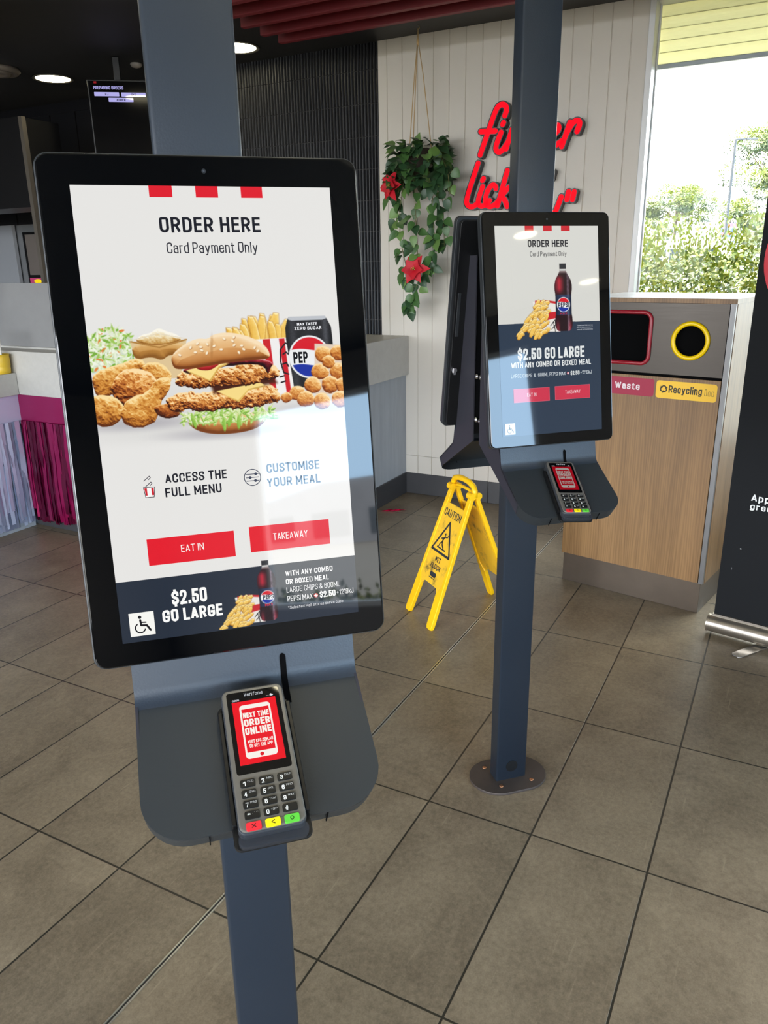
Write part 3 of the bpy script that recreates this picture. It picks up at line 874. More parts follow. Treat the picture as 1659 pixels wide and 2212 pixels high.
    def patty(y0, y1, seed, x0, x1):
        p.plump([(x0, (y0 + y1) / 2 + .01), (x0 + .03, y0 + .01), (.42, y0 + .004), (.55, y0 - .004), (.68, y0 - .012), (x1 - .01, y0 + .01), (x1, (y0 + y1) / 2), (x1 - .02, y1 - .012), (.64, y1 - .004), (.5, y1 + .008), (.38, y1), (x0 + .02, y1 - .01)], .05, CRUST, seed, freq=58, rough=1.3, edge=.030, base=.50)
    patty(.790, .868, 41, .262, .735)
    p.poly([(.478, .797), (.65, .775), (.668, .788), (.60, .80), (.558, .845), (.525, .828)], (226, 188, 96))
    p.poly([(.47, .795), (.65, .770), (.67, .782), (.60, .794), (.555, .836), (.52, .82)], (246, 218, 136))
    p.poly([(.45, .765), (.70, .740), (.72, .775), (.46, .805)], (70, 30, 14), 6)
    p.poly([(.47, .795), (.65, .770), (.67, .782), (.60, .794), (.555, .836), (.52, .82)], (246, 218, 136))
    patty(.700, .775, 42, .308, .740)
    p.plump([(.335, .705), (.42, .680), (.55, .672), (.69, .676), (.715, .695), (.70, .712), (.685, .745), (.672, .70), (.60, .692), (.50, .70), (.43, .715), (.37, .725)], .02, [(34, 8, 10), (78, 16, 22), (130, 26, 36), (180, 56, 66), (226, 140, 146)], 44, freq=30, rough=.5, edge=.008, base=.3)
    p.poly([(.362, .712), (.50, .685), (.532, .688), (.49, .705), (.452, .757), (.425, .742)], (216, 172, 84))
    p.poly([(.358, .706), (.50, .680), (.535, .682), (.488, .698), (.448, .75), (.42, .735)], (248, 222, 142))
    p.plump(([(.395, .695), (.46, .688), (.50, .682), (.475, .70), (.45, .712), (.41, .708)]), .01, [(120, 14, 18), (176, 30, 34), (214, 80, 76)], 45, freq=30, rough=.4, base=.5)
    top = [(.310, .692), (.304, .655), (.325, .628), (.375, .596), (.42, .582), (.455, .588), (.475, .570), (.53, .562), (.59, .572), (.645, .594), (.672, .612), (.697, .640), (.702, .676), (.64, .678), (.52, .684), (.40, .700), (.33, .702)]
    p.plump(top, .075, BUN, 51, freq=9, rough=.16, base=.52)
    d, _ = p.ell(.468, .62, .006, .045, .1)
    p.put(.35 * _ss(1.6, .2, d), (150, 92, 40))
    for i, (x, y) in enumerate(((.385, .617), (.413, .603), (.402, .637), (.428, .63), (.452, .607), (.447, .642), (.478, .615), (.505, .63), (.52, .588), (.553, .598), (.56, .583), (.558, .615), (.588, .618), (.595, .633), (.575, .645),
                                (.64, .628), (.652, .642), (.425, .617), (.34, .645))):
        p.disc(x + .001, y + .002, .0072, .0048, (176, 116, 60), .5 * (i % 5) - 1)
        p.disc(x, y, .0068, .0043, (250, 236, 208), .5 * (i % 5) - 1)
    return p

# ================================================================ ORDERING KIOSKS
M_STEEL = mat('slate_powder_coat', (36, 46, 58), .40, 0, .75, bump=.06, bscale=420, rvar=.05, vscale=3)
M_TRAY = mat('slate_shelf_coat', (44, 49, 53), .42, 0, .5, bump=.05, bscale=420)
M_CHEEK = mat('dark_folded_sheet', (48, 48, 57), .5)
M_BLACK = mat('black_plastic', (14, 15, 17), .35)
M_RIM = mat('dark_rim', (44, 48, 52), .35)
M_GLASS = mat('black_screen_glass', (3, 4, 6), .03, 0, .5)
M_DARK = mat('unlit_hollow', (4, 4, 5), .9, spec=.1)  # near-black colour stands for the shade inside slots, slits, gaps and the bin
M_CHROME = mat('chrome', (225, 225, 228), .15, 1.0)
M_LIT = attr_mat('lit_display', .03, 1.0)
PW, PD = .0965, .0481
SW, SH, TILT, DY_, ZC = .3300, .5375, .1674, .1253, 1.3282
AW, AH, AZ = .2655, .4772, -.0022
BY, BZ, FY, FZ, NW = .1519, 1.0126, .2931, .9237, .258
SCREEN = Matrix.Translation((0, -DY_, ZC)) @ Matrix.Rotation(math.pi / 2 - TILT, 4, 'X')   # x right, y up the glass, z out of it
_dz, _dy = BZ - FZ, FY - BY
TRAYL = math.hypot(_dz, _dy)
SLOPE = math.atan2(_dz, _dy)
TRAY = Matrix.Translation((0, -BY, BZ)) @ Matrix.Rotation(SLOPE, 4, 'X')                  # x right, -y down the shelf, z up off it

NAVY, WHITE, INK, RED = (36, 45, 58), (230, 229, 226), (27, 29, 38), (222, 28, 44)

def wheelchair(p, fx, u, v, w, ink=(24, 24, 28)):
    q = lambda a, b: fx(u + a * w, v + b * w)
    k = AW * w
    p.layer(); p.rect(*[fx(u, v)[0], fx(u + w, v)[0], fx(u, v + w)[1], fx(u, v)[1]], (246, 246, 240))
    p.layer()
    p.disc(*q(.43, .20), .07 * k, ink)
    p.stroke([q(.44, .32), q(.46, .55), q(.68, .57), q(.82, .80)], .085 * k, ink)
    p.stroke([q(.45, .42), q(.66, .44)], .06 * k, ink)
    p.ring(*q(.42, .66), .20 * k, .055 * k, ink, 120, 345)

def screen_home(p, fx):
    R = lambda u0, u1, v0, v1, c: p.rect(fx(u0, 0)[0], fx(u1, 0)[0], fx(0, v1)[1], fx(0, v0)[1], c)
    T = lambda t, u0, u1, v0, v1, c, b=0.0: p.text(t, fx(u0, 0)[0], fx(u1, 0)[0], fx(0, v1)[1], fx(0, v0)[1], c, b)
    H = AH / AW
    R(0, 1, 0, 1.54, WHITE); R(0, 1, 1.54, H, NAVY)
    p.layer()
    pic = meal_picture(560)
    p.picture(pic, fx)
    p.layer()
    q = Picture(.385, .668, 1.512, H - .004, 460, NAVY)
    q.img[q.V < 1.54] = np.array(WHITE) / 255
    chips_and_bottle(q, .315, 1.372, .455)
    p.picture(q, fx)
    p.layer()
    for a, b in ((.285, .372), (.461, .547), (.637, .722)):
        R(a, b, 0, .0425, RED)
    R(.137, .488, 1.375, 1.485, (228, 26, 42)); R(.552, .895, 1.367, 1.476, (228, 26, 42))
    p.layer()
    T('ORDER HERE', .312, .703, .116, .175, INK, .022)
    T('Card Payment Only', .331, .685, .2115, .264, (44, 46, 54))
    T('ACCESS THE', .235, .481, 1.1155, 1.153, INK, .02); T('FULL MENU', .230, .455, 1.172, 1.210, INK, .02)
    T('CUSTOMISE', .647, .872, 1.108, 1.146, INK, .02); T('YOUR MEAL', .644, .872, 1.168, 1.206, INK, .02)
    T('EAT IN', .269, .361, 1.412, 1.442, (250, 240, 238)); T('TAKEAWAY', .651, .799, 1.404, 1.434, (250, 240, 238))
    T('$2.50', .212, .353, 1.600, 1.662, (250, 250, 248), .03); T('GO LARGE', .168, .411, 1.678, 1.731, (250, 250, 248), .03)
    T('WITH ANY COMBO', .690, .897, 1.574, 1.597, (245, 245, 245), .02); T('OR BOXED MEAL', .689, .877, 1.610, 1.633, (245, 245, 245), .02)
    T('LARGE CHIPS & 600ML', .689, .925, 1.646, 1.670, (238, 238, 240)); T('PEPSI MAX', .690, .800, 1.685, 1.709, (238, 238, 240))
    T('$2.50', .832, .902, 1.682, 1.710, (250, 250, 250), .025); T('+1219kJ', .908, .983, 1.683, 1.707, (238, 238, 240))
    T('*Selected Mall stores serve cups', .689, .934, 1.730, 1.746, (232, 232, 236))
    T('PEP', .797, .856, .653, .700, (22, 24, 30), .036); T('PEPSI', .586, .637, 1.667, 1.686, (20, 26, 56), .024); T('MAX', .592, .626, 1.706, 1.717, (216, 40, 52), .02)
    T('MAX TASTE', .822, .906, .535, .547, (235, 236, 240), .03); T('ZERO SUGAR', .810, .924, .551, .565, (235, 236, 240), .03)
    k = AW
    p.disc(*fx(.815, 1.697), .0095 * k, (214, 60, 70))
    p.layer(); p.stroke([fx(.8085, 1.697), fx(.8215, 1.697)], .0035 * k, (255, 255, 255)); p.stroke([fx(.815, 1.6905), fx(.815, 1.7035)], .0035 * k, (255, 255, 255))
    # bucket with drumsticks
    B = [fx(.147, 1.163), fx(.191, 1.163), fx(.185, 1.204), fx(.153, 1.204)]
    p.poly(B, (250, 248, 246))
    p.layer()
    for a in (.150, .177):
        p.poly([fx(a, 1.166), fx(a + .010, 1.166), fx(a + .0105 - (.002 if a > .16 else 0), 1.196), fx(a + (.004 if a < .16 else .0005), 1.196)], (206, 34, 46))
    p.stroke(B, .0028 * k, (70, 66, 74), True)
    for x, y in ((.170, 1.148), (.166, 1.124)):
        p.stroke([fx(x - .015, y + .012), fx(x - .004, y + .004), fx(x + .008, y - .006), fx(x + .012, y), fx(x + .004, y + .008)], .0028 * k, (70, 66, 74))
    # sliders badge
    p.ring(*fx(.5855, 1.159), .034 * k, .0035 * k, (60, 66, 86))
    for y, x in ((1.145, .600), (1.159, .576), (1.173, .597)):
        p.stroke([fx(.560, y), fx(.611, y)], .003 * k, (60, 66, 86)); p.disc(*fx(x, y), .006 * k, (60, 66, 86))
    wheelchair(p, fx, .035, 1.674, .0985)

def screen_upsize(p, fx):
    R = lambda u0, u1, v0, v1, c: p.rect(fx(u0, 0)[0], fx(u1, 0)[0], fx(0, v1)[1], fx(0, v0)[1], c)
    T = lambda t, u0, u1, v0, v1, c, b=0.0: p.text(t, fx(u0, 0)[0], fx(u1, 0)[0], fx(0, v1)[1], fx(0, v0)[1], c, b)
    H = AH / AW
    W2, N2 = (214, 214, 208), (44, 58, 76)
    R(0, 1, 0, .822, W2); R(0, 1, .822, H, N2)
    p.layer()
    q = Picture(.15, .75, .30, .965, 330, W2)
    q.img[q.V > .822] = np.array(N2) / 255
    chips_and_bottle(q, 0, 0, 1)
    p.picture(q, fx)
    p.layer()
    for a, b in ((.283, .366), (.458, .543), (.633, .719)):
        R(a, b, 0, .0435, (200, 34, 46))
    R(.121, .475, 1.385, 1.506, (214, 96, 116)); R(.528, .884, 1.382, 1.503, (214, 96, 116))
    p.layer()
    R(.124, .472, 1.388, 1.503, (204, 52, 76)); R(.531, .881, 1.385, 1.500, (204, 52, 76))
    p.layer()
    T('ORDER HERE', .307, .697, .118, .177, (34, 34, 40), .022)
    T('Card Payment Only', .325, .681, .214, .266, (60, 60, 64))
    T('*Selected Mall stores', .765, .926, .850, .862, (200, 206, 214)); T('serve cups instead of', .765, .926, .868, .880, (200, 206, 214)); T('cans & bottled drinks', .765, .926, .887, .898, (200, 206, 214))
    C = (226, 230, 230)
    T('$2.50 GO LARGE', .175, .834, 1.036, 1.136, C, .03)
    T('WITH ANY COMBO OR BOXED MEAL', .106, .899, 1.154, 1.203, C, .02)
    T('LARGE CHIPS', .102, .305, 1.256, 1.288, (206, 214, 220)); T('&', .325, .345, 1.256, 1.288, (206, 214, 220))
    T('600ML PEPSI MAX', .366, .640, 1.256, 1.288, (206, 214, 220)); T('$2.50', .690, .780, 1.254, 1.290, C, .025); T('+1219kJ', .790, .905, 1.255, 1.287, (206, 214, 220))
    T('EAT IN', .252, .342, 1.427, 1.458, (236, 214, 222)); T('TAKEAWAY', .631, .783, 1.424, 1.454, (240, 220, 226))
    T('PEPSI', .586, .690, .652, .694, (20, 26, 56), .024); T('MAX', .600, .672, .738, .756, (200, 40, 52), .02)
    p.disc(*fx(.665, 1.272), .011 * AW, (214, 90, 104))
    p.layer(); p.stroke([fx(.658, 1.272), fx(.672, 1.272)], .004 * AW, (250, 240, 240)); p.stroke([fx(.665, 1.265), fx(.665, 1.279)], .004 * AW, (250, 240, 240))
    wheelchair(p, fx, .026, 1.684, .0975)

def kiosk_unit(root, F, art, lock=False):
    """One screen with its bracket and shelf; F turns the unit about the post."""
    X = F @ SCREEN
    h = MB()
    h.prism(rrect(-SW / 2, SW / 2, -SH / 2, SH / 2, .014), -.022, -.004, 0, X, smooth=True)
    h.prism(rrect(-SW / 2 + .002, SW / 2 - .002, -SH / 2 + .002, SH / 2 - .002, .013), -.004, 0, 1, X, smooth=True)
    h.prism(rrect(-SW / 2 + .006, SW / 2 - .006, -SH / 2 + .006, SH / 2 - .006, .012), -.036, -.022, 2, X)
    if lock:
        h.box(.144, .153, -.02, .09, -.0372, -.035, 0, X)
    hs = h.build('screen_housing', [M_RIM, M_GLASS, M_BLACK], root, bevel=.0016)
    fx = lambda u, v: (-AW / 2 + u * AW, AZ + AH / 2 - v * AW)
    if art is not None:
        p = Print(.00012)
        p.z = .0003
        art(p, fx)
        p.v = [tuple(X @ Vector(q)) for q in p.v]
        p.build('screen', M_LIT, hs, colours=True)
    c = MB(); c.cyl((0, .2515, -.001), (0, .2515, .0004), .0024, n=20, mi=0, M=X); c.cyl((0, .2515, .0004), (0, .2515, .0005), .0012, n=12, mi=1, M=X)
    c.build('camera_lens', [mat('lens_ring', (30, 33, 38), .3), mat('lens_eye', (70, 76, 84), .1)], hs)
    if lock:
        k = MB()
        k.cyl((.149, -.108, -.0415), (.149, -.108, -.020), .0075, M=X); k.box(.1455, .1525, -.118, -.100, -.046, -.041, 0, X)
        k.build('lock', M_CHROME, hs, label='chrome key lock on the back of the screen')
    # folded bracket: neck plate, two cheeks, spine plate behind
    b = MB()
    on = lambda z: .092 + math.tan(TILT) * (ZC - z)
    b.add([F @ Vector(q) for q in [(-NW / 2, -on(1.20), 1.20), (NW / 2, -on(1.20), 1.20), (NW / 2, -BY, BZ + .014), (-NW / 2, -BY, BZ + .014)]], [(0, 3, 2, 1)], 0)
    R_ = .022                                                # soft fold between neck and shelf
    ring = []
    a0, a1 = math.pi / 2 - 0.02, SLOPE
    for i in range(9):
        u = i / 8
        p0, p1, p2 = Vector((0, -BY, BZ + .014)), Vector((0, -BY - .002, BZ + .001)), Vector((0, -BY - .014 * math.cos(SLOPE), BZ - .014 * math.sin(SLOPE)))
        ring.append(p0 * (1 - u) ** 2 + p1 * 2 * u * (1 - u) + p2 * u * u)
    vs = []
    for p in ring:
        vs += [F @ Vector((-NW / 2, p.y, p.z)), F @ Vector((NW / 2, p.y, p.z))]
    b.add(vs, [(2 * i, 2 * i + 2, 2 * i + 3, 2 * i + 1) for i in range(8)], 0, smooth=True)
    cheek = [(-.020, 1.50), (-on(1.50) + .003, 1.50), (-on(1.06) + .003, 1.06), (-BY, BZ + .014), (-BY - .002, BZ), (-.250, .9490), (-.240, .924), (-.020, 1.043)]
    for sx in (-1, 1):
        x0, x1 = sorted((sx * NW / 2, sx * (NW / 2 - .003)))
        v = [F @ Vector((x, y, z)) for x in (x0, x1) for y, z in cheek]
        n = len(cheek)
        b.add(v, [tuple(range(n)), tuple(range(n, 2 * n))[::-1]] + [(i, n + i, n + (i + 1) % n, (i + 1) % n) for i in range(n)], 1)
    b.box(-NW / 2 + .004, NW / 2 - .004, -.040, -.026, 1.06, 1.49, 2, F)
    br = b.build('bracket', [M_STEEL, M_CHEEK, M_BLACK], root)
    for z in (1.10, 1.21):
        for sx in (-1, 1):
            s = MB()
            s.lathe([(.0075, 0), (.007, .003), (.004, .0055), (.0005, .006)], 12, 0, F @ Matrix.Translation((sx * (NW / 2 - .006), -.012, z)) @ Matrix.Rotation(sx * math.pi / 2, 4, 'Y'))
            s.build('bracket_bolt', M_CHROME, br)
    # shelf: rounded front corners, folded lip with two slits, open behind the terminal
    Y = F @ TRAY
    W2 = NW / 2
    out = [(-W2, 0), (-W2, -TRAYL + .048)] + [(-W2 + .048 - .048 * math.cos(a), -TRAYL + .048 - .048 * math.sin(a)) for a in [math.pi / 2 * i / 8 for i in range(9)]]
    out = out + [(-x, y) for x, y in out[::-1]]
    t = MB()
    t.prism(out, -.004, 0, 0, Y, smooth=False)
    lip = [(-W2, -.012), (-W2, -.05)] + out[1:-1] + [(W2, -.05), (W2, -.012)]
    v = []
    for x, y in lip:
        g = .006 + .024 * min(1, -y / (TRAYL - .05)) ** 1.5
        v += [Y @ Vector((x, y, -.001)), Y @ Vector((x * .997, y + .10 * g, -g))]
    t.add(v, [(2 * i, 2 * i + 1, 2 * i + 3, 2 * i + 2) for i in range(len(lip) - 1)], 0, smooth=True)
    tray = t.build('card_shelf', M_TRAY, root, bevel=.0022)
    for x in (-.0625, .0625):
        sl = MB(); sl.box(x - .0006, x + .0006, -TRAYL - .0006, -TRAYL + .001, -.029, -.003, 0, Y)
        sl.build('slit', M_DARK, tray)
    # the cable slot runs down the neck, over the fold and under the terminal
    path = [Vector((0, -on(1.20) - (BY - on(1.20)) * (1.20 - z) / (1.20 - BZ - .014), z)) for z in (BZ + .030, BZ + .0285, BZ + .026, BZ + .018)] + ring + [Vector((0, -BY - d * math.cos(SLOPE), BZ - d * math.sin(SLOPE))) for d in (.02, .035)]
    hw = [.0008, .0026, .0036] + [.0036] * (len(path) - 3)
    ns = MB()
    v = []
    for i, p in enumerate(path):
        a, c = path[max(i - 1, 0)], path[min(i + 1, len(path) - 1)]
        d = (c - a).normalized()
        o = p + Vector((0, d.z, -d.y)) * .0012
        v += [F @ Vector((.042 - hw[i], o.y, o.z)), F @ Vector((.042 + hw[i], o.y, o.z))]
    ns.add(v, [(2 * i, 2 * i + 2, 2 * i + 3, 2 * i + 1) for i in range(len(path) - 1)], 0)
    ns.build('cable_slot', M_DARK, br)
    return Y

def make_kiosk(x, y, yaw, label, art, double):
    root = empty('ordering_kiosk', Matrix.Translation((x, y, 0)) @ Matrix.Rotation(yaw, 4, 'Z'), label, 'kiosk', 'self-service ordering kiosks')
    p = MB(); p.prism(rrect(-PW / 2, PW / 2, -PD / 2, PD / 2, .005, 4), .008, 2.7345, smooth=True)
    post = p.build('post', M_STEEL, root)
    g = MB(); g.cyl((0, -PD / 2 + .001, .052), (0, -PD / 2 - .0012, .052), .0185, n=28)
    g.build('grommet', M_BLACK, post, label='black round plug low on the post')
    b = MB()
    pl = [(.036 + .082 * math.cos(a), .082 * math.sin(a)) for a in [math.pi * (-.5 + i / 16) for i in range(17)]]
    b.prism(pl + [(-a, -c) for a, c in pl], 0, .008, smooth=True)
    base = b.build('base_plate', mat('floor_plate_coat', (74, 66, 62), .5, .2, var=.12, vscale=14), root, bevel=.001)
    for sx, sy in ((-.055, .048), (.055, .048), (-.055, -.048), (.055, -.048)):
        k = MB(); k.lathe([(.0062, .0078), (.0062, .0095), (.004, .0105), (.0025, .0096)], 12, 0, Matrix.Translation((sx + (.012 if sx < 0 and sy < 0 else 0), sy, 0)))
        k.build('anchor_bolt', mat('coppery_bolt', (206, 150, 112), .35, .9), base)
    Y = kiosk_unit(root, Matrix(), art)
    if double:
        kiosk_unit(root, Matrix.Rotation(math.pi, 4, 'Z'), None, True)
    return root, root.matrix_world @ Y

# ---------------------------------------------------------------- card terminals
M_TERM = mat('grey_terminal_shell', (112, 109, 103), .36, .35, .5)
M_TSIDE = mat('dark_terminal_side', (66, 70, 76), .3, .3)
M_KEY = attr_mat('printed_key', .3)
M_CRADLE = mat('smoky_clear_plastic', (70, 74, 82), .08, 0, .6, alpha=.30)
KEYS = [[('1', 'QZ.'), ('2', 'ABC'), ('3', 'DEF')], [('4', 'GHI'), ('5', 'JKL'), ('6', 'MNO')], [('7', 'PRS'), ('8', 'TUV'), ('9', 'WXY')], [('*', ",'\""), ('0', '-SP'), ('#', '')]]
def make_terminal(Y, twist, dim, label):
    L, W = .160, .0685
    T = Y @ Matrix.Translation((.001, -.099, .003)) @ Matrix.Rotation(twist, 4, 'Z')
    root = empty('card_terminal', T, label, 'card reader', 'card terminals on the kiosk shelves')
    b = MB()
    b.prism(rrect(-W / 2 - .001, W / 2 + .001, -L / 2 - .001, L / 2 + .001, .008), -.002, .016, 1, smooth=True)
    b.prism(rrect(-W / 2, W / 2, -L / 2, L / 2, .0075), .016, .0205, 0, smooth=True)
    body = b.build('body', [M_TERM, M_TSIDE], root, bevel=.0018)
    cr = MB()
    cr.prism(rrect(-W / 2 - .0065, W / 2 + .0065, -L / 2 - .012, L / 2 - .01, .008), -.0026, .0015, 0)
    cr.box(W / 2 + .0015, W / 2 + .0065, -L / 2 + .012, L / 2 - .02, 0, .013, 0); cr.box(-W / 2 - .0065, -W / 2 - .0015, -L / 2 + .012, L / 2 - .02, 0, .010, 0)
    cr.build('cradle', M_BLACK, root, bevel=.001)
    cl = MB()
    cl.prism(rrect(-W / 2 - .002, W / 2 + .002, -L / 2 - .0125, -L / 2 + .004, .0075), .0016, .0125, 0, smooth=True)
    cl.build('clear_lip', M_CRADLE, root, bevel=.0015, label='smoky clear plastic lip under the keypad')
    Z = .0207
    g = MB(); g.prism(rrect(-.0295, .0295, -.0205, .0755, .003), .0195, Z)
    gl = g.build('display_glass', M_GLASS, root)
    p = Print(.00008); p.z = Z + .0001
    k = .62 if dim else 1.0
    D = lambda c: tuple(v * k for v in c)
    yT, yB = .0635, -.0105
    p.rect(-.0245, .0245, yB, yT, D((236, 0, 26)))
    p.layer(); p.rect(-.0172, .0172, -.0045, .0585, D((246, 240, 232)), .004)
    p.layer(); p.rect(-.0152, .0152, .0025, .0535, D((232, 6, 30)))
    p.disc(0, -.0012, .0021, D((222, 14, 34)))
    p.layer()
    wt = D((248, 240, 232))
    p.text('NEXT TIME', -.0142, .0142, .0425, .0490, wt, .04); p.text('ORDER', -.0142, .0142, .0325, .0410, wt, .04); p.text('ONLINE', -.0142, .0142, .0225, .0310, wt, .04)
    p.text('VISIT KFC.COM.AU', -.0132, .0142, .0125, .0165, wt, .03); p.text('OR GET THE APP', -.0118, .0132, .0075, .0115, wt, .03)
    p.text('Verifone', -.0105, .0108, .0690, .0735, (200, 206, 212), .004, .15)
    for i in range(4):
        p.ring(-.0228 + i * .0019, .0655, .0009, .0005, (210, 214, 222), n=10)
    p.disc(.0205, .0660, .0020, (226, 230, 236), .0010); p.disc(.0200, .0668, .0010, (226, 230, 236)); p.disc(.0150, .0658, .0005, (200, 204, 214)); p.disc(.0168, .0658, .0005, (200, 204, 214))
    p.build('display', M_LIT, gl, colours=True)
    rows = [-.0305, -.0416, -.0527, -.0638]
    cols = [-.0196, .0000, .0196]
    def key(cx, cy_, face, label=None):
        q = Print(.00012)
        a = rrect(cx - .0081, cx + .0081, cy_ - .0044, cy_ + .0044, .0018, 3)
        c = rrect(cx - .0076, cx + .0076, cy_ - .0039, cy_ + .0039, .0016, 3)
        n = len(a)
        col = lin(face)
        q.add([(x, y, .0198) for x, y in a] + [(x, y, .0222) for x, y in c], [(i, (i + 1) % n, n + (i + 1) % n, n + i) for i in range(n)] + [tuple(range(n, 2 * n))], 0, col)
        q.z = .0223
        return q
    for r, y in enumerate(rows):
        for c, x in enumerate(cols):
            q = key(x, y, (17, 18, 19))
            d, s = KEYS[r][c]
            q.text(d, x - .0052, x - .0022 + (.0006 if d in '*#' else 0), y - .0030, y + .0018, (240, 242, 238), .0 if d in '*#' else .02)
            if s:
                q.text(s, x - .0002, x + .0064, y + .0003, y + .0024, (214, 216, 214))
            q.build('key', M_KEY, root, colours=True)
    for x, col, nm in ((cols[0], (226, 40, 52), 'red cancel key with a cross'), (cols[1], (246, 222, 16), 'yellow back key with an arrow'), (cols[2], (92, 200, 62), 'green enter key with a ring')):
        y = -.0752
        q = key(x, y, col)
        ink = tuple(v * .22 for v in col)
        if 'red' in nm:
            q.stroke([(x - .002, y - .0018), (x + .002, y + .0018)], .0007, ink); q.stroke([(x - .002, y + .0018), (x + .002, y - .0018)], .0007, ink)
        elif 'yellow' in nm:
            q.stroke([(x + .0018, y + .0018), (x - .0016, y), (x + .0018, y - .0018)], .0007, ink)
        else:
            q.ring(x, y, .0017, .0007, ink, n=14)
        q.build('key', M_KEY, root, colours=True, label=nm)
    return root

K1, Y1 = make_kiosk(-.2051, .9501, .2776, 'large touchscreen kiosk whose screen shows a burger and fried chicken', screen_home, False)
K2, Y2 = make_kiosk(.3623, 1.9696, .2899, 'double sided touchscreen kiosk behind, screen showing a cola bottle and chips', screen_upsize, True)
make_terminal(Y1, .006, False, 'card payment terminal with bright red display on the kiosk with the burger screen')
make_terminal(Y2, -.135, True, 'card payment terminal with dull red display on the kiosk with the bottle screen')

# ================================================================ WET FLOOR SIGN
M_YEL = mat('worn_yellow_plastic', (250, 196, 10), .42, var=.10, vscale=5)
def worn_yellow():
    m = bpy.data.materials.new('scuffed_yellow_face')
    m.use_nodes = True
    n, l = m.node_tree.nodes, m.node_tree.links
    p = n['Principled BSDF']; p.inputs['Roughness'].default_value = .5
    t = n.new('ShaderNodeTexCoord')
    a = n.new('ShaderNodeTexNoise'); a.inputs['Scale'].default_value = 26; a.inputs['Detail'].default_value = 8; a.inputs['Roughness'].default_value = .7
    b = n.new('ShaderNodeTexNoise'); b.inputs['Scale'].default_value = 9; b.inputs['Detail'].default_value = 4
    for q in (a, b): l.new(t.outputs['Object'], q.inputs['Vector'])
    s = n.new('ShaderNodeMath'); s.operation = 'MULTIPLY'
    l.new(a.outputs['Fac'], s.inputs[0]); l.new(b.outputs['Fac'], s.inputs[1])
    c = n.new('ShaderNodeValToRGB')
    e = c.color_ramp.elements
    e[0].position, e[0].color = .27, (*lin((240, 190, 42)), 1)
    e[1].position, e[1].color = .43, (*lin((96, 80, 38)), 1)
    m1 = e.new(.31); m1.color = (*lin((226, 178, 48)), 1)
    l.new(s.outputs[0], c.inputs['Fac']); l.new(c.outputs['Color'], p.inputs['Base Color'])
    return m
M_YFACE = worn_yellow()
M_PRINT = attr_mat('printed_ink', .5)
_wx, _wy = .3842, -.9232
SIGN = Matrix(((_wx, -_wy, 0, .343), (_wy, _wx, 0, 3.143), (0, 0, 1, 0), (0, 0, 0, 1)))     # x along the feet, y across the spread
sign = empty('wet_floor_sign', SIGN, 'yellow folding caution wet floor sign standing open on the tiles', 'floor sign')
LEAN = math.atan2(.205, .560)
def leaf(side, ink):
    M = Matrix.Rotation(math.pi if side > 0 else 0, 4, 'Z') @ Matrix.Translation((0, -.217, 0)) @ Matrix.Rotation(math.pi / 2 - LEAN, 4, 'X')  # x right, y up the leaf, z outward
    b = MB()
    Lf = .592
    w0, w1 = .130, .098                      # half widths at the foot and at the hinge
    X = lambda y: w0 + (w1 - w0) * y / Lf
    for sx in (-1, 1):
        pts = [(sx * (X(0) - .006), .0), (sx * X(.02), .016), (sx * X(Lf), Lf), (sx * (X(Lf) - .026), Lf), (sx * (X(.53) - .028), .53), (sx * (X(.50) - .019), .50), (sx * (X(.19) - .020), .19), (sx * (X(.15) - .048), .15), (sx * (X(0) - .046), .012), (sx * (X(0) - .038), .0)]
        b.prism(pts, -.012, .0055, 0, M)
    x0, x1 = X(.15) - .015, X(.53) - .015
    notch = [(-x0, .140), (-x1, .528), (x1, .528), (x0, .140), (.080, .140), (.056, .168), (-.056, .168), (-.080, .140)]
    b.prism(notch, -.006, .002, 1, M)
    lf = b.build('sign_leaf', [M_YEL, M_YFACE], sign, bevel=.0025)
    p = Print(.0002); p.z = .0024
    p.text('CAUTION', -.072, .072, .470, .504, ink, .016)
    tri = [(0, .450), (.080, .312), (-.080, .312)]
    p.stroke(tri, .0105, ink, True)
    DY2 = .044
    p.disc(-.004, .352 + DY2, .0055, ink)
    p.stroke([(-.001, .342 + DY2), (-.012, .322 + DY2), (-.006, .304 + DY2), (.010, .292 + DY2)], .0085, ink); p.stroke([(-.006, .338 + DY2), (.018, .344 + DY2), (.026, .358 + DY2)], .0055, ink)
    p.stroke([(-.008, .334 + DY2), (-.026, .328 + DY2)], .0055, ink); p.stroke([(-.010, .318 + DY2), (-.026, .304 + DY2), (-.030, .292 + DY2)], .0065, ink); p.stroke([(-.040, .286 + DY2), (.030, .286 + DY2)], .006, ink)
    p.text('WET', -.024, .024, .268, .292, ink, .03); p.text('FLOOR', -.044, .044, .236, .259, ink, .03)
    b2 = p
    b2.poly([(-.022, .222), (.022, .222), (.028, .212), (.022, .201), (-.022, .201), (-.028, .212)], ink); b2.rect(-.026, .026, .193, .197, ink)
    b2.v = [tuple(M @ Vector(q)) for q in b2.v]
    b2.build('printed_warning', M_PRINT, lf, colours=True)
    return M, Lf, X(Lf)
leaf(-1, (38, 40, 48)); leaf(1, (38, 40, 48))
hz, hy = .592 * math.cos(LEAN), 0
h = MB()
for sx in (-1, 1):
    h.cyl((sx * .070, -.014, hz + .004), (sx * .104, -.014, hz + .004), .0155, n=18); h.cyl((sx * .070, .014, hz + .004), (sx * .104, .014, hz + .004), .0155, n=18)
h.tube([(-.094, 0, hz), (-.094, 0, hz + .026), (-.080, 0, hz + .043), (-.045, 0, hz + .053), (0, 0, hz + .056), (.045, 0, hz + .053), (.080, 0, hz + .043), (.094, 0, hz + .026), (.094, 0, hz)], .0125, 10)
h.tube([(-.086, 0, hz + .008), (-.04, 0, hz + .020), (.04, 0, hz + .020), (.086, 0, hz + .008)], .007, 8)
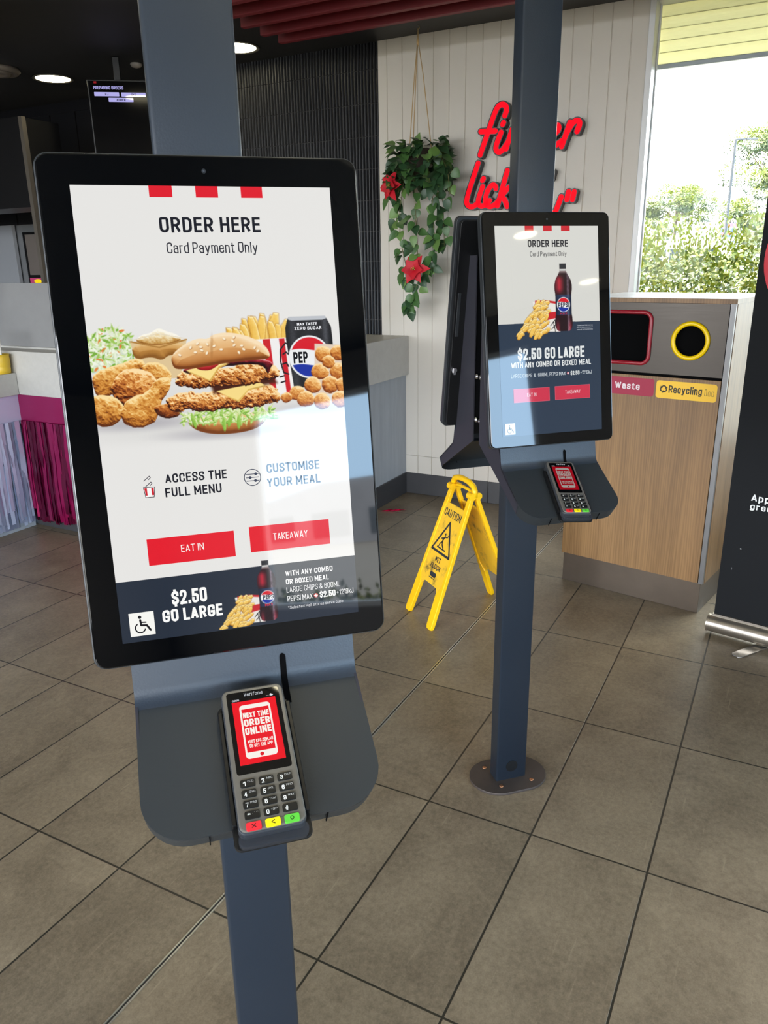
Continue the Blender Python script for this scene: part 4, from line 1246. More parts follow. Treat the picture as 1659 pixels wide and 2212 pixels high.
h.build('carry_handle', M_YEL, sign)

# ================================================================ WASTE STATION
_bd = Vector((.7722, -.6353, 0))
BIN = Matrix(((_bd.x, -_bd.y, 0, .858), (_bd.y, _bd.x, 0, 3.485), (0, 0, 1, 0), (0, 0, 0, 1)))  # x along the front, y into the cabinet
M_OAK = None
def oak(name, c0_, c1_, rough=.42):
    m = bpy.data.materials.new(name)
    m.use_nodes = True
    n, l = m.node_tree.nodes, m.node_tree.links
    p = n['Principled BSDF']; p.inputs['Roughness'].default_value = rough
    t = n.new('ShaderNodeTexCoord'); mp = n.new('ShaderNodeMapping'); mp.inputs['Scale'].default_value = (9, 9, .55)
    l.new(t.outputs['Object'], mp.inputs['Vector'])
    a = n.new('ShaderNodeTexNoise'); a.inputs['Scale'].default_value = 1.6; a.inputs['Detail'].default_value = 5; a.inputs['Distortion'].default_value = .5
    w = n.new('ShaderNodeTexWave'); w.bands_direction = 'X'; w.inputs['Scale'].default_value = 3.2; w.inputs['Distortion'].default_value = 9; w.inputs['Detail'].default_value = 3; w.inputs['Detail Scale'].default_value = 1.2
    mp2 = n.new('ShaderNodeMapping'); mp2.inputs['Scale'].default_value = (160, 160, 5)
    l.new(t.outputs['Object'], mp2.inputs['Vector'])
    f = n.new('ShaderNodeTexNoise'); f.inputs['Scale'].default_value = 1; f.inputs['Detail'].default_value = 3
    l.new(mp.outputs['Vector'], a.inputs['Vector']); l.new(mp.outputs['Vector'], w.inputs['Vector']); l.new(mp2.outputs['Vector'], f.inputs['Vector'])
    def op(o, x, y):
        q = n.new('ShaderNodeMath'); q.operation = o
        for i, z in enumerate((x, y)):
            if isinstance(z, (int, float)): q.inputs[i].default_value = z
            else: l.new(z, q.inputs[i])
        return q.outputs[0]
    v = op('ADD', op('ADD', op('MULTIPLY', a.outputs['Fac'], .55), op('MULTIPLY', w.outputs['Fac'], .15)), op('MULTIPLY', f.outputs['Fac'], .28))
    c = n.new('ShaderNodeValToRGB')
    c.color_ramp.elements[0].position, c.color_ramp.elements[0].color = .30, (*lin(c0_), 1)
    c.color_ramp.elements[1].position, c.color_ramp.elements[1].color = .74, (*lin(c1_), 1)
    l.new(v, c.inputs['Fac']); l.new(c.outputs['Color'], p.inputs['Base Color'])
    return m
M_OAK = oak('pale_oak_laminate', (108, 79, 46), (149, 114, 73))
M_BRUSH = mat('brushed_stainless', (64, 60, 56), .33, .95, var=.05, vscale=6, stretch=(1, 1, 30), rvar=.04)
M_KICK = mat('dull_stainless_kick', (94, 84, 74), .45, .8, var=.14, vscale=4)
wbn = empty('waste_station', BIN, 'oak waste and recycling cabinet with stainless front by the window', 'bin')
b = MB()
WB, DB = .668, .56
b.box(0, .645, .004, .02, .142, 1.018, 0); b.box(WB - .004, WB + .002, .02, DB, .142, 1.318, 0); b.box(-.002, .004, .02, DB, .142, 1.318, 0)
b.box(.004, WB - .004, DB - .02, DB, .142, 1.318, 0)
b.build('carcass', M_OAK, wbn, bevel=.001)
b = MB(); b.box(.010, .640, .030, DB - .03, .15, 1.31); b.build('inner_shade_block', M_DARK, wbn)  # solid dark block puts the shade behind the openings into colour
b = MB(); b.box(.008, WB - .012, .012, DB - .02, 0, .140); b.build('kick', M_KICK, wbn, bevel=.0015, label='dull steel kick plate round the foot')
b = MB(); b.box(.648, WB, .002, .022, .142, 1.318); b.build('edge_strip', mat('grey_steel_edge', (112, 112, 112), .35, .6), wbn, bevel=.001)
# stainless panel with a square and a round opening cut through it
pn = MB()
x0, x1, z0, z1 = .004, .646, 1.030, 1.3165
sq = rrect(.030, .338, 1.072, 1.274, .030, 6)
circ = [(.508 + .064 * math.cos(a), 1.170 + .064 * math.sin(a)) for a in [2 * math.pi * i / 40 for i in range(40)]]
PANEL = Matrix(((1, 0, 0, 0), (0, 0, -1, .002), (0, 1, 0, 0), (0, 0, 0, 1)))       # x right, y up, z out of the front
def holed(mb, outer, hole, z, M):
    """A flat sheet between a rectangle and a hole inside it."""
    cx, cz = sum(p[0] for p in hole) / len(hole), sum(p[1] for p in hole) / len(hole)
    o = []
    for hx, hz_ in hole:
        dx, dz = hx - cx, hz_ - cz
        k = 1e9
        if dx > 1e-9: k = min(k, (outer[1] - cx) / dx)
        if dx < -1e-9: k = min(k, (outer[0] - cx) / dx)
        if dz > 1e-9: k = min(k, (outer[3] - cz) / dz)
        if dz < -1e-9: k = min(k, (outer[2] - cz) / dz)
        o.append((cx + dx * k, cz + dz * k))
    n = len(hole)
    v = [(a, c, z) for a, c in hole] + [(a, c, z) for a, c in o]
    f = [(i, n + i, n + (i + 1) % n, (i + 1) % n) for i in range(n)]
    mb.add(v, f, 0, None, M)
    for ox, oz in ((outer[0], outer[2]), (outer[1], outer[2]), (outer[1], outer[3]), (outer[0], outer[3])):
        d = sorted(range(n), key=lambda i: (o[i][0] - ox) ** 2 + (o[i][1] - oz) ** 2)
        a = min(d[:3], key=lambda i: abs(o[i][0] - ox)); c = min(d[:3], key=lambda i: abs(o[i][1] - oz))
        tri = [(*o[a], z), (ox, oz, z), (*o[c], z)]
        if (tri[1][0] - tri[0][0]) * (tri[2][1] - tri[0][1]) - (tri[1][1] - tri[0][1]) * (tri[2][0] - tri[0][0]) < 0: tri = tri[::-1]
        mb.add(tri, [(0, 1, 2)], 0, None, M)
holed(pn, (x0, .395, z0, z1), sq, 0, PANEL)
holed(pn, (.395, x1, z0, z1), circ, 0, PANEL)
pn.build('steel_panel', M_BRUSH, wbn)
b = MB(); b.box(.004, .646, .006, .012, 1.017, 1.031); b.build('panel_gap', M_DARK, wbn)
def rim(name, pts, r, m, label):
    q = MB(); q.tube([(x, y, .003) for x, y in pts], r, 10, 0, PANEL, closed=True)
    q.build(name, m, wbn, label=label)
rim('waste_opening_rim', rrect(.026, .342, 1.068, 1.278, .032, 6), .0085, mat('maroon_rim', (150, 30, 44), .3), 'maroon rounded rim of the waste opening')
rim('recycling_opening_rim', [(.508 + .069 * math.cos(a), 1.170 + .069 * math.sin(a)) for a in [2 * math.pi * i / 48 for i in range(48)]], .0095, mat('bright_yellow_rim', (246, 206, 0), .3), 'bright yellow ring of the recycling opening')
b = MB(); b.box(-.006, WB + .006, -.006, DB, 1.318, 1.336, 0); b.box(-.0062, WB + .0062, -.0062, DB + .0002, 1.3362, 1.3375, 1)
b.build('top', [M_OAK, mat('white_laminate', (214, 218, 222), .22)], wbn)
def sticker(name, x0, x1, z0, z1, rgb, draw, label):
    p = Print(.0002); p.z = .0004
    p.rect(x0, x1, z0, z1, rgb, .012); p.layer(); draw(p)
    M = Matrix(((1, 0, 0, 0), (0, 0, -1, .004), (0, 1, 0, 0), (0, 0, 0, 1)))
    p.v = [tuple(M @ Vector(q)) for q in p.v]
    p.build(name, M_PRINT, wbn, colours=True, label=label)
sticker('waste_sticker', .060, .377, .931, 1.006, (160, 24, 60), lambda p: p.text('Waste', .205, .315, .955, .985, (240, 228, 230), .022), 'crimson sticker with white lettering')
def recyc(p):
    k = (52, 44, 20)
    p.text('Recycling', .440, .575, .946, .986, k, .016)
    for i in range(3):
        a = math.radians(90 + 120 * i)
        c, s = math.cos(a), math.sin(a)
        cx, cz = .418, .969
        q = lambda x, y: (cx + x * c - y * s, cz + x * s + y * c)
        p.stroke([q(.010, -.008), q(.014, .001), q(.006, .010)], .005, k); p.poly([q(.013, .013), q(.000, .014), q(.004, .004)], k)
    for x, w, hgt in ((.590, .007, .026), (.604, .008, .018), (.618, .009, .018)):
        p.stroke([(x - w / 2, .955), (x - w / 2, .955 + hgt * .7), (x - w / 4, .955 + hgt), (x + w / 4, .955 + hgt), (x + w / 2, .955 + hgt * .7), (x + w / 2, .955)], .0014, k, True)
sticker('recycling_sticker', .386, .634, .930, 1.003, (246, 196, 52), recyc, 'yellow sticker with black lettering')

# ================================================================ PULL-UP BANNER
_a, _b = Vector((1.349, 2.896, 0)), Vector((.7684, -.6400, 0))
BAN = Matrix(((_b.x, -_b.y, 0, _a.x), (_b.y, _b.x, 0, _a.y), (0, 0, 1, 0), (0, 0, 0, 1)))
ban = empty('pull_up_banner', BAN, 'tall black pull-up banner with part of a red disc, beside the bin', 'banner')
q = MB()
q.cyl((0, .0, .046), (.88, .0, .046), .037, n=28); q.cyl((-.006, 0, .046), (0, 0, .046), .039, n=28); q.cyl((.88, 0, .046), (.886, 0, .046), .039, n=28)
q.box(.01, .87, -.010, .010, .076, .092)
base = q.build('roller_base', mat('satin_aluminium', (176, 168, 156), .3, .9, var=.08, vscale=5), ban)
for x, ang in ((.212, -1.95), (.70, -1.2)):
    c, s = math.cos(ang), math.sin(ang)
    q = MB(); q.prism([(x + r * c - w * s, r * s + w * c) for r, w in ((-.02, -.022), (.158, -.022), (.168, -.012), (.168, .012), (.158, .022), (-.02, .022))], .0015, .006)
    q.build('swing_foot', mat('polished_foot', (206, 204, 200), .2, .95), base, bevel=.001)
q = MB(); q.box(.014, .866, -.0012, .0012, .072, 2.02)
sheet = q.build('banner_sheet', mat('matte_black_print', (15, 17, 20), .65, spec=.18, bump=.10, bscale=900), ban)
M = Matrix(((1, 0, 0, 0), (0, 0, -1, 0), (0, 1, 0, 0), (0, 0, 0, 1)))
def banner_art(name, draw, label=None):
    p = Print(.0003); p.z = .0015
    draw(p)
    p.v = [tuple(M @ Vector(v)) for v in p.v]
    p.build(name, M_PRINT, sheet, colours=True, label=label)
banner_art('printed_disc', lambda p: p.poly([(.27 + .24 * math.cos(a), 1.485 + .24 * math.sin(a)) for a in [2 * math.pi * i / 64 for i in range(64)]], (196, 26, 46)), 'large red printed disc')
banner_art('printed_lettering', lambda p: (p.text('Apply', .095, .197, .5835, .6195, (226, 226, 224), .02), p.text('great', .095, .192, .5510, .5830, (226, 226, 224), .02)), 'white printed lettering')
banner_art('scuff_mark', lambda p: p.disc(.082, .39, .0028, (214, 214, 214), .0022))
banner_art('scuff_mark', lambda p: p.disc(.058, .300, .0014, (96, 98, 100), .006))
q = MB(); q.cyl((.44, .016, .08), (.44, .016, 2.02), .009, n=12); q.box(.01, .87, -.006, .006, 2.015, 2.04)
q.build('support_pole', M_CHROME, ban)

# ================================================================ LETTERING ON THE WHITE WALL
let = empty('wall_lettering', ROOM @ Matrix.Translation((.8, -.005, 1.72)), 'glowing red script lettering with black edges on the white board wall', 'sign')
M_NEON = mat('glowing_red_face', (255, 0, 30), .6, spec=.15, emit=1.0)
M_RETURN = mat('black_letter_edge', (18, 18, 24), .4)
ST = {
 'f': [[(.646, 2.258), (.658, 2.289), (.645, 2.313), (.616, 2.316), (.592, 2.292), (.55, 2.181), (.506, 2.069)], [(.507, 2.189), (.593, 2.185)]],
 'i': [[(.627, 2.175), (.595, 2.103), (.607, 2.076), (.635, 2.077), (.672, 2.127)], [(.635, 2.215), (.64, 2.223)]],
 'n': [[(.69, 2.184), (.66, 2.090)], [(.672, 2.127), (.705, 2.175), (.725, 2.176), (.722, 2.150), (.706, 2.100), (.716, 2.083), (.745, 2.095)]],
 'g': [[(.806, 2.172), (.786, 2.184), (.758, 2.160), (.750, 2.112), (.768, 2.090), (.794, 2.112), (.818, 2.182), (.790, 2.070), (.765, 2.032), (.738, 2.035)]],
 'n ': [[(.846, 2.184), (.822, 2.090)], [(.832, 2.127), (.862, 2.176), (.884, 2.178), (.882, 2.152), (.868, 2.102), (.880, 2.086), (.905, 2.105)]],
 'e': [[(.914, 2.128), (.955, 2.160), (.950, 2.186), (.928, 2.182), (.909, 2.140), (.912, 2.096), (.937, 2.083), (.972, 2.104)]],
 'r': [[(.974, 2.078), (1.013, 2.192)], [(.992, 2.130), (1.018, 2.178), (1.040, 2.198), (1.062, 2.195), (1.066, 2.177), (1.053, 2.145)]],
 'l': [[(.495, 2.027), (.424, 1.836), (.434, 1.804), (.466, 1.794), (.5, 1.816)]],
 'i ': [[(.525, 1.901), (.495, 1.825), (.511, 1.795), (.547, 1.802), (.569, 1.825)], [(.523, 1.935), (.53, 1.944)]],
 'c': [[(.606, 1.888), (.600, 1.905), (.579, 1.908), (.551, 1.873), (.542, 1.822), (.561, 1.792), (.596, 1.796), (.626, 1.822)]],
 'k': [[(.671, 1.977), (.618, 1.795)], [(.681, 1.889), (.636, 1.841), (.660, 1.830), (.676, 1.789)]],
 'i  ': [[(.735, 1.901), (.712, 1.825), (.724, 1.795), (.755, 1.802)], [(.742, 1.935), (.748, 1.944)]],
 'n  ': [[(.800, 1.904), (.774, 1.795)], [(.786, 1.84), (.818, 1.896), (.838, 1.898), (.836, 1.870), (.822, 1.815), (.834, 1.796), (.862, 1.815)]],
 "'": [[(.925, 1.955), (.918, 1.925)]],
 'd': [[(.986, 1.824), (.940, 1.700)], [(.950, 1.74), (.925, 1.75), (.90, 1.71), (.905, 1.68), (.935, 1.68)]],
 '"': [[(1.025, 1.848), (1.018, 1.809)], [(1.056, 1.846), (1.049, 1.808)]],
}
def capsule_stroke(mb, pts, w, z0, z1, M):
    """A rounded ribbon following pts, w wide, from z0 to z1 off the wall."""
    for _ in range(2):
        if len(pts) > 2:
            r = [pts[0]]
            for a, b in zip(pts, pts[1:]):
                r += [(a[0] * .75 + b[0] * .25, a[1] * .75 + b[1] * .25), (a[0] * .25 + b[0] * .75, a[1] * .25 + b[1] * .75)]
            pts = r + [pts[-1]]
    L, R = [], []
    for i, p in enumerate(pts):
        a, b = pts[max(i - 1, 0)], pts[min(i + 1, len(pts) - 1)]
        d = math.hypot(b[0] - a[0], b[1] - a[1]) or 1
        nx, ny = -(b[1] - a[1]) / d * w / 2, (b[0] - a[0]) / d * w / 2
        L.append((p[0] + nx, p[1] + ny)); R.append((p[0] - nx, p[1] - ny))
    def cap(p, frm, n=6):
        a0 = math.atan2(frm[1] - p[1], frm[0] - p[0])
        return [(p[0] + w / 2 * math.cos(a0 - math.pi * k / n), p[1] + w / 2 * math.sin(a0 - math.pi * k / n)) for k in range(1, n)]
    n = len(pts)
    base = [Vector((x, y, z)) for z in (z0, z1) for x, y in L + R]
    f = []
    for i in range(n - 1):
        f += [(2 * n + i, 2 * n + n + i, 2 * n + n + i + 1, 2 * n + i + 1), (i, i + 1, 2 * n + i + 1, 2 * n + i), (n + i + 1, n + i, 3 * n + i, 3 * n + i + 1)]
    mb.add(base, f, 0, None, M)
    for p, frm in ((pts[-1], L[-1]), (pts[0], R[0])):
        c = [frm] + cap(p, frm) + [(2 * p[0] - frm[0], 2 * p[1] - frm[1])]
        mb.prism(c, z0, z1, 0, M)
WALLM = Matrix(((1, 0, 0, -.8), (0, 0, -1, 0), (0, 1, 0, -1.72), (0, 0, 0, 1)))
for ch, strokes in ST.items():
    q = MB()
    for k, s_ in enumerate(strokes):
        capsule_stroke(q, s_, .040, 0 + k * .0001, .050 + k * .0002, WALLM)
    ob = q.build('letter', M_RETURN, let)
    q = MB()
    for k, s_ in enumerate(strokes):
        capsule_stroke(q, s_, .0285, .046, .0515 + k * .0003, WALLM)
    q.build('letter_face', M_NEON if ch != "'" else M_RETURN, ob)

# ================================================================ HANGING PLANT
PLT = ROOM @ Matrix.Translation((.165, -.16, 2.19))
plant = empty('hanging_plant', PLT, 'trailing artificial vine with two red flowers hanging on cords by the white wall', 'plant')
rnd = random.Random(21)
M_LEAF = [mat('deep_green_leaf', (44, 74, 44), .42, var=.3, vscale=9), mat('mid_green_leaf', (64, 100, 50), .42, var=.25, vscale=9), mat('pale_green_leaf', (100, 134, 68), .45, var=.2, vscale=9)]
def leaf_shape(mb, p, d, up, L, W, mi, fold=.25):
    """A heart-shaped leaf from its stalk at p along d."""
    d = d.normalized()
    side = d.cross(up)
    side = side.normalized() if side.length > 1e-4 else d.orthogonal().normalized()
    nrm = side.cross(d).normalized()
    prof = [(0, .18), (.10, .40), (.32, .50), (.58, .40), (.82, .18), (1.0, .0)]
    v, f = [], []
    for i, (a, w) in enumerate(prof):
        c = p + d * (a * L) - nrm * (.22 * L * a * a)
        v += [c - side * w * W + nrm * fold * w * W, c, c + side * w * W + nrm * fold * w * W]
    for i in range(len(prof) - 1):
        f += [(3 * i, 3 * i + 3, 3 * i + 4, 3 * i + 1), (3 * i + 1, 3 * i + 4, 3 * i + 5, 3 * i + 2)]
    mb.add(v, f, mi, None, None, True)
fo, vi = MB(), MB()
def rnd_dir(fx_=0.0, fy_=-.5, fz_=-.3, j=1.0):
    return Vector((fx_ + rnd.uniform(-j, j), fy_ + rnd.uniform(-j, j) * .8, fz_ + rnd.uniform(-j, j)))
for i in range(230):                         # the full crown over the pot
    a, b_ = rnd.uniform(0, 2 * math.pi), rnd.uniform(-.5, 1.0)
    r = rnd.uniform(.55, 1) ** .5
    p = Vector((.170 * r * math.cos(a) + .005, .115 * r * math.sin(a), -.10 + .15 * b_ - .12 * (r * r)))
    leaf_shape(fo, p, rnd_dir(math.cos(a), math.sin(a) - .3, -.25), Vector((rnd.uniform(-.5, .5), -.6, 1)), rnd.uniform(.055, .085), rnd.uniform(.05, .07), rnd.choice((0, 0, 0, 1, 1, 2) if b_ > .3 else (0, 0, 0, 0, 1)))
STR = [([(-.10, -.02, -.12), (-.15, -.03, -.24), (-.155, -.03, -.34)], 9), ([(-.06, -.05, -.2), (-.09, -.06, -.4), (-.09, -.06, -.56), (-.06, -.05, -.70), (-.045, -.05, -.82)], 22), ([(.0, -.06, -.2), (.02, -.07, -.45), (.03, -.07, -.65), (.03, -.06, -.80), (-.01, -.06, -.90), (-.055, -.05, -.985)], 34),
       ([(.08, -.05, -.15), (.12, -.06, -.35), (.13, -.06, -.52), (.14, -.05, -.66), (.10, -.05, -.76)], 26), ([(.14, -.02, -.10), (.20, -.03, -.20), (.215, -.03, -.33)], 10), ([(.10, .0, -.15), (.17, -.02, -.38), (.18, -.03, -.52), (.185, -.03, -.62)], 16), ([(-.10, -.04, -.2), (-.115, -.04, -.42), (-.13, -.04, -.50)], 8),
       ([(-.045, -.05, -.80), (.0, -.05, -.74), (.05, -.06, -.78)], 8)]
for pts, k in STR:
    pts = [Vector(p) for p in pts]
    vi.tube(pts, .0022, 5)
    for i in range(k):
        u = (i + rnd.random()) / k * (len(pts) - 1)
        j = min(int(u), len(pts) - 2)
        p = pts[j].lerp(pts[j + 1], u - j)
        q = p + Vector((rnd.uniform(-.032, .032), rnd.uniform(-.02, .012), rnd.uniform(-.01, .02)))
        vi.tube([p, q], .0012, 4)
        leaf_shape(fo, q, rnd_dir((q.x - p.x) * 22, -.3, -.75, .55), Vector((rnd.uniform(-.6, .6), -1, .35)), rnd.uniform(.055, .082), rnd.uniform(.045, .064), rnd.choice((0, 1, 1, 2) if i % 3 else (0, 0, 1)))
fo.build('foliage', M_LEAF, plant)
vi.build('vines', mat('brown_green_stem', (104, 104, 62), .6), plant)
M_PET = mat('red_velvet_petal', (190, 10, 34), .6, var=.2, vscale=20)
for cx, cy_, cz, s_, tilt in ((-.135, -.09, -.272, 1.05, (-.35, -1, .1)), (.028, -.115, -.735, 1.1, (.05, -1, .25))):
    fl_ = MB()
    nrm = Vector(tilt).normalized()
    ax = nrm.orthogonal().normalized(); ay = nrm.cross(ax)
    c = Vector((cx, cy_, cz))
    for lay, n_, L in ((0, 6, .082), (1, 5, .055)):
        for i in range(n_):
            a = 2 * math.pi * (i + .5 * lay) / n_ + .3
            d = (ax * math.cos(a) + ay * math.sin(a)) * (1 - .15 * lay) + nrm * (.15 + .35 * lay)
            leaf_shape(fl_, c + d * .006, d, nrm, L * s_ * rnd.uniform(.85, 1.1), .052 * s_, 0, .18)
    ob = fl_.build('flower', M_PET, plant)
    e = MB()
    for i in range(7):
        a = i * 2.4
        e.cyl(c + nrm * .012 + (ax * math.cos(a) + ay * math.sin(a)) * .004 * math.sqrt(i), c + nrm * .022 + (ax * math.cos(a) + ay * math.sin(a)) * .005 * math.sqrt(i), .0022, n=6)
    e.build('flower_centre', mat('yellow_green_stamen', (190, 180, 70), .6), ob)
q = MB(); q.lathe([(.050, -.22), (.066, -.16), (.078, -.10), (.082, -.08), (.076, -.08), (.06, -.16), (.045, -.21)], 20); q.build('pot', mat('dark_woven_pot', (58, 50, 40), .8), plant)
q = MB()
for a in (.3, 2.4, 4.5):
    q.tube([(.079 * math.cos(a), .079 * math.sin(a), -.085), (.03 * math.cos(a), .03 * math.sin(a), .30), (.004 * math.cos(a), .004 * math.sin(a), .455)], .0028, 6)
q.tube([(0, 0, .45), (.001, 0, .49), (0, 0, .53)], .0045, 6); q.lathe([(.003, .445), (.008, .452), (.008, .478), (.003, .486)], 8)
q.build('cord', mat('tan_jute_cord', (188, 158, 112), .8), plant)
q = MB(); q.tube([(0, 0, .522), (.010, 0, .530), (.008, 0, .541), (0, 0, .545)], .002, 6); q.build('ceiling_hook', mat('brass_hook', (180, 160, 110), .35, .9), plant)

# ================================================================ COUNTER
M_CONC = mat('speckled_pale_stone', (186, 184, 178), .45, var=.05, vscale=30)
M_RENDER = mat('grey_concrete_board', (158, 163, 168), .7, var=.09, vscale=4, stretch=(6, 6, .7))
cnt = empty('service_counter', ROOM, 'raised service counter with thick pale stone top and grey concrete front', 'counter')
q = MB()
q.prism([(.022, -.003), (.022, -1.60), (-2.7, -1.60), (-2.7, -1.18), (-.46, -1.18), (-.46, -.003)], .80, 1.048)
q.build('counter_top', M_CONC, cnt, bevel=.003)
q = MB(); q.prism([(.0, -.003), (.0, -1.575), (-2.68, -1.575), (-2.68, -1.20), (-.44, -1.20), (-.44, -.003)], 0, .80)
q.build('counter_front', M_RENDER, cnt)
low = empty('low_counter', ROOM, 'lower pale stone counter at the left edge in front of the kitchen', 'counter')
q = MB(); q.box(-3.2, -1.700, -4.0, -1.602, .80, .925); q.build('counter_top', M_CONC, low, bevel=.003)
q = MB(); q.box(-3.18, -1.735, -3.98, -1.604, 0, .80); q.build('counter_front', M_RENDER, low)
def tinsel(name, M, width, top, bottom, mats, label, seed, gloss):
    """A foil curtain: a header band and narrow strips falling from it, each strip bent a little."""
    root = empty(name, M, label, 'tinsel curtain')
    r = random.Random(seed)
    h = MB()
    n = int(width / .04)
    v = []
    for i in range(n + 1):
        x = width * i / n
        v += [(x, -.004 - .003 * r.random(), top), (x, -.006 - .004 * r.random(), top - .17)]
    h.add(v, [(2 * i, 2 * i + 1, 2 * i + 3, 2 * i + 2) for i in range(n)], 0, smooth=True)
    h.build('header_band', mats[0], root)
    s_ = MB()
    for lay in range(3):
        x = .002 + .006 * lay
        while x < width - .03:
            w = r.uniform(.012, .036)
            y0, y1, y2 = [-.005 - .006 * lay - r.random() * k for k in (.004, .010, .016)]
            dx = r.uniform(-.010, .010)
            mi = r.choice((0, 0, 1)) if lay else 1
            v, zs = [], [top - .15, top - .33, (top + bottom) / 2, bottom + .25, bottom + r.uniform(0, .03 + .05 * lay)]
            for k, z in enumerate(zs):
                y = (y0, y1, y1, y2, y2)[k]
                tw = r.uniform(-.004, .004)
                v += [(x + dx * k / 4, y - tw, z), (x + dx * k / 4 + w, y + tw, z)]
            s_.add(v, [(2 * k, 2 * k + 1, 2 * k + 3, 2 * k + 2) for k in range(4)], mi, smooth=True)
            x += w * r.uniform(.55, .95) + (.012 * lay if r.random() < .4 else 0)
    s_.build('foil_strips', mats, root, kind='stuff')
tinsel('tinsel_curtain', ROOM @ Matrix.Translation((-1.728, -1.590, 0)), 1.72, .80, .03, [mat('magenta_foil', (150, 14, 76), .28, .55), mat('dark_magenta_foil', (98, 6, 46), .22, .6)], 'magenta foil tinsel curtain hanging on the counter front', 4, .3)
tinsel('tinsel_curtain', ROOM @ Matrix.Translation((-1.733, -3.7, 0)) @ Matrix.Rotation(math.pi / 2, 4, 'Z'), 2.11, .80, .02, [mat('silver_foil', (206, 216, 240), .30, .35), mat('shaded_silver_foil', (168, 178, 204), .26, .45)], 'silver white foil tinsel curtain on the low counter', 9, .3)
q = MB()
for i in range(9):
    a = i * .7
    q.add([(.012 * i - .05 + rnd.uniform(-.02, .02), rnd.uniform(-.02, .02), .002), (.012 * i - .02, rnd.uniform(-.02, .02), .010), (.012 * i + .012, rnd.uniform(-.015, .015), .004), (.012 * i - .03, rnd.uniform(-.02, .02), .001)], [(0, 1, 2, 3)], 0)
q.build('tinsel_scrap', mat('pink_foil_scrap', (200, 26, 70), .25, .5), M=Matrix.Translation((.035, 4.63, 0)) @ Matrix.Rotation(.1, 4, 'Z'), label='scrap of pink foil tinsel lying on the floor near the counter', cat='scrap')
# clear guard standing on the counter
gd = empty('counter_guard', ROOM, 'grey translucent guard panel standing on the raised counter', 'screen')
q = MB(); q.box(-2.6, -.62, -1.46, -1.452, 1.05, 1.415); q.build('guard_panel', mat('hazy_grey_acrylic', (150, 150, 150), .30, 0, .5, var=.12, vscale=2.4, alpha=.86), gd, bevel=.001)
q = MB(); q.box(-2.6, -.62, -1.475, -1.437, 1.0482, 1.058); q.build('guard_rail', M_CONC, gd)
# cup of straws at the left edge
CUP = ROOM @ Matrix.Translation((-1.745, -1.652, .925))
q = MB()
q.lathe([(.040, 0), (.044, .002), (.046, .03), (.0445, .034), (.047, .045), (.0475, .085), (.046, .09), (.049, .108), (.045, .108), (.041, .01), (.02, .006)], 24)
q.build('straw_cup', mat('yellow_ridged_plastic', (214, 178, 50), .4), M=CUP, label='yellow ridged cup holding straws on the low counter', cat='cup')
for i, (dx, dy, lx, ly, c, lab) in enumerate(((.018, -.006, .030, -.012, (232, 230, 222), 'white paper straw leaning right in the yellow cup'), (-.008, .0, -.012, .004, (226, 218, 170), 'pale yellow straw upright in the yellow cup'), (-.024, .006, -.04, .0, (232, 230, 222), 'white paper straw at the left of the yellow cup'))):
    q = MB(); q.cyl((dx * .6, dy, .012), (lx, ly, .235), .0068, n=12)
    q.build('drinking_straw', mat('straw_%d_%d' % (c[0], c[2]), c, .5), M=CUP, label=lab, cat='straw', group='straws in the yellow cup')

# ================================================================ KITCHEN SIDE
ds = empty('order_display', Matrix.Translation((-1.797, 5.35, 2.10)) @ Matrix.Rotation(math.radians(8), 4, 'Z'), 'tall black order status display hanging from the ceiling', 'display')
q = MB(); q.box(-.004, .38, 0, .04, -.17, .504); q.box(.16, .20, .012, .03, .504, .6345); case = q.build('display_case', [M_BLACK], ds, bevel=.003)
q = MB(); q.box(.004, .372, -.0015, .002, -.16, .496); gl = q.build('display_glass', mat('satin_black_glass', (4, 4, 6), .10, spec=.12), case)
p = Print(.0003); p.z = .0018
lil = (176, 172, 232)
p.text('PREPARING ORDERS', .032, .211, .449, .468, lil, .02)
p.rect(.033, .183, .411, .434, lil, .003); p.rect(.196, .344, .410, .433, lil, .003); p.rect(.116, .266, .380, .403, lil, .003)
p.rect(.037, .053, .482, .493, (150, 20, 30))
p.layer(); p.text('RJ', .098, .118, .416, .429, (40, 40, 70), .02); p.text('SKD', .257, .285, .415, .428, (40, 40, 70), .02); p.text('ADAM M', .164, .218, .385, .398, (40, 40, 70), .02)
M = Matrix(((1, 0, 0, 0), (0, 0, -1, 0), (0, 1, 0, 0), (0, 0, 0, 1)))
p.v = [tuple(M @ Vector(v)) for v in p.v]
p.build('lit_text', M_LIT, gl, colours=True)

fr = empty('framed_panel', ROOM @ Matrix.Translation((-3.86, .285, 1.20)), 'black framed grey panel on the kitchen wall', 'panel')
q = MB()
for a, b, c, d in ((0, .02, 0, .60), (.5, .52, 0, .60), (.02, .5, .58, .60), (.02, .5, .22, .245), (.02, .5, 0, .02)):
    q.box(a, b, 0, .03, c, d)
q.build('frame', M_BLACK, fr)
q = MB(); q.box(.02, .5, .006, .02, .245, .58, 0); q.box(.02, .5, .006, .02, .02, .22, 1); q.build('board', [mat('taupe_board', (116, 108, 102), .5), M_BLACK], fr)
q = MB(); q.box(0, .20, 0, .012, 0, .125, 0)
pk = q.build('price_card', mat('lit_pink_card', (226, 84, 140), .4, emit=.45), M=ROOM @ Matrix.Translation((-3.815, .262, 1.295)), label='small glowing pink card below the black framed panel', cat='card')
p = Print(.0006); p.z = .0008
p.disc(.10, .098, .05, (246, 214, 20), .018); p.rect(.05, .15, .055, .066, (250, 190, 216)); p.rect(.06, .14, .032, .042, (250, 190, 216))
p.v = [tuple(M @ Vector(v)) for v in p.v]
p.build('card_print', M_LIT, pk, colours=True)
q = MB(); q.box(-.30, .0, 0, .02, 0, 1.9); q.box(-.02, .012, -.012, .02, 0, 1.9)
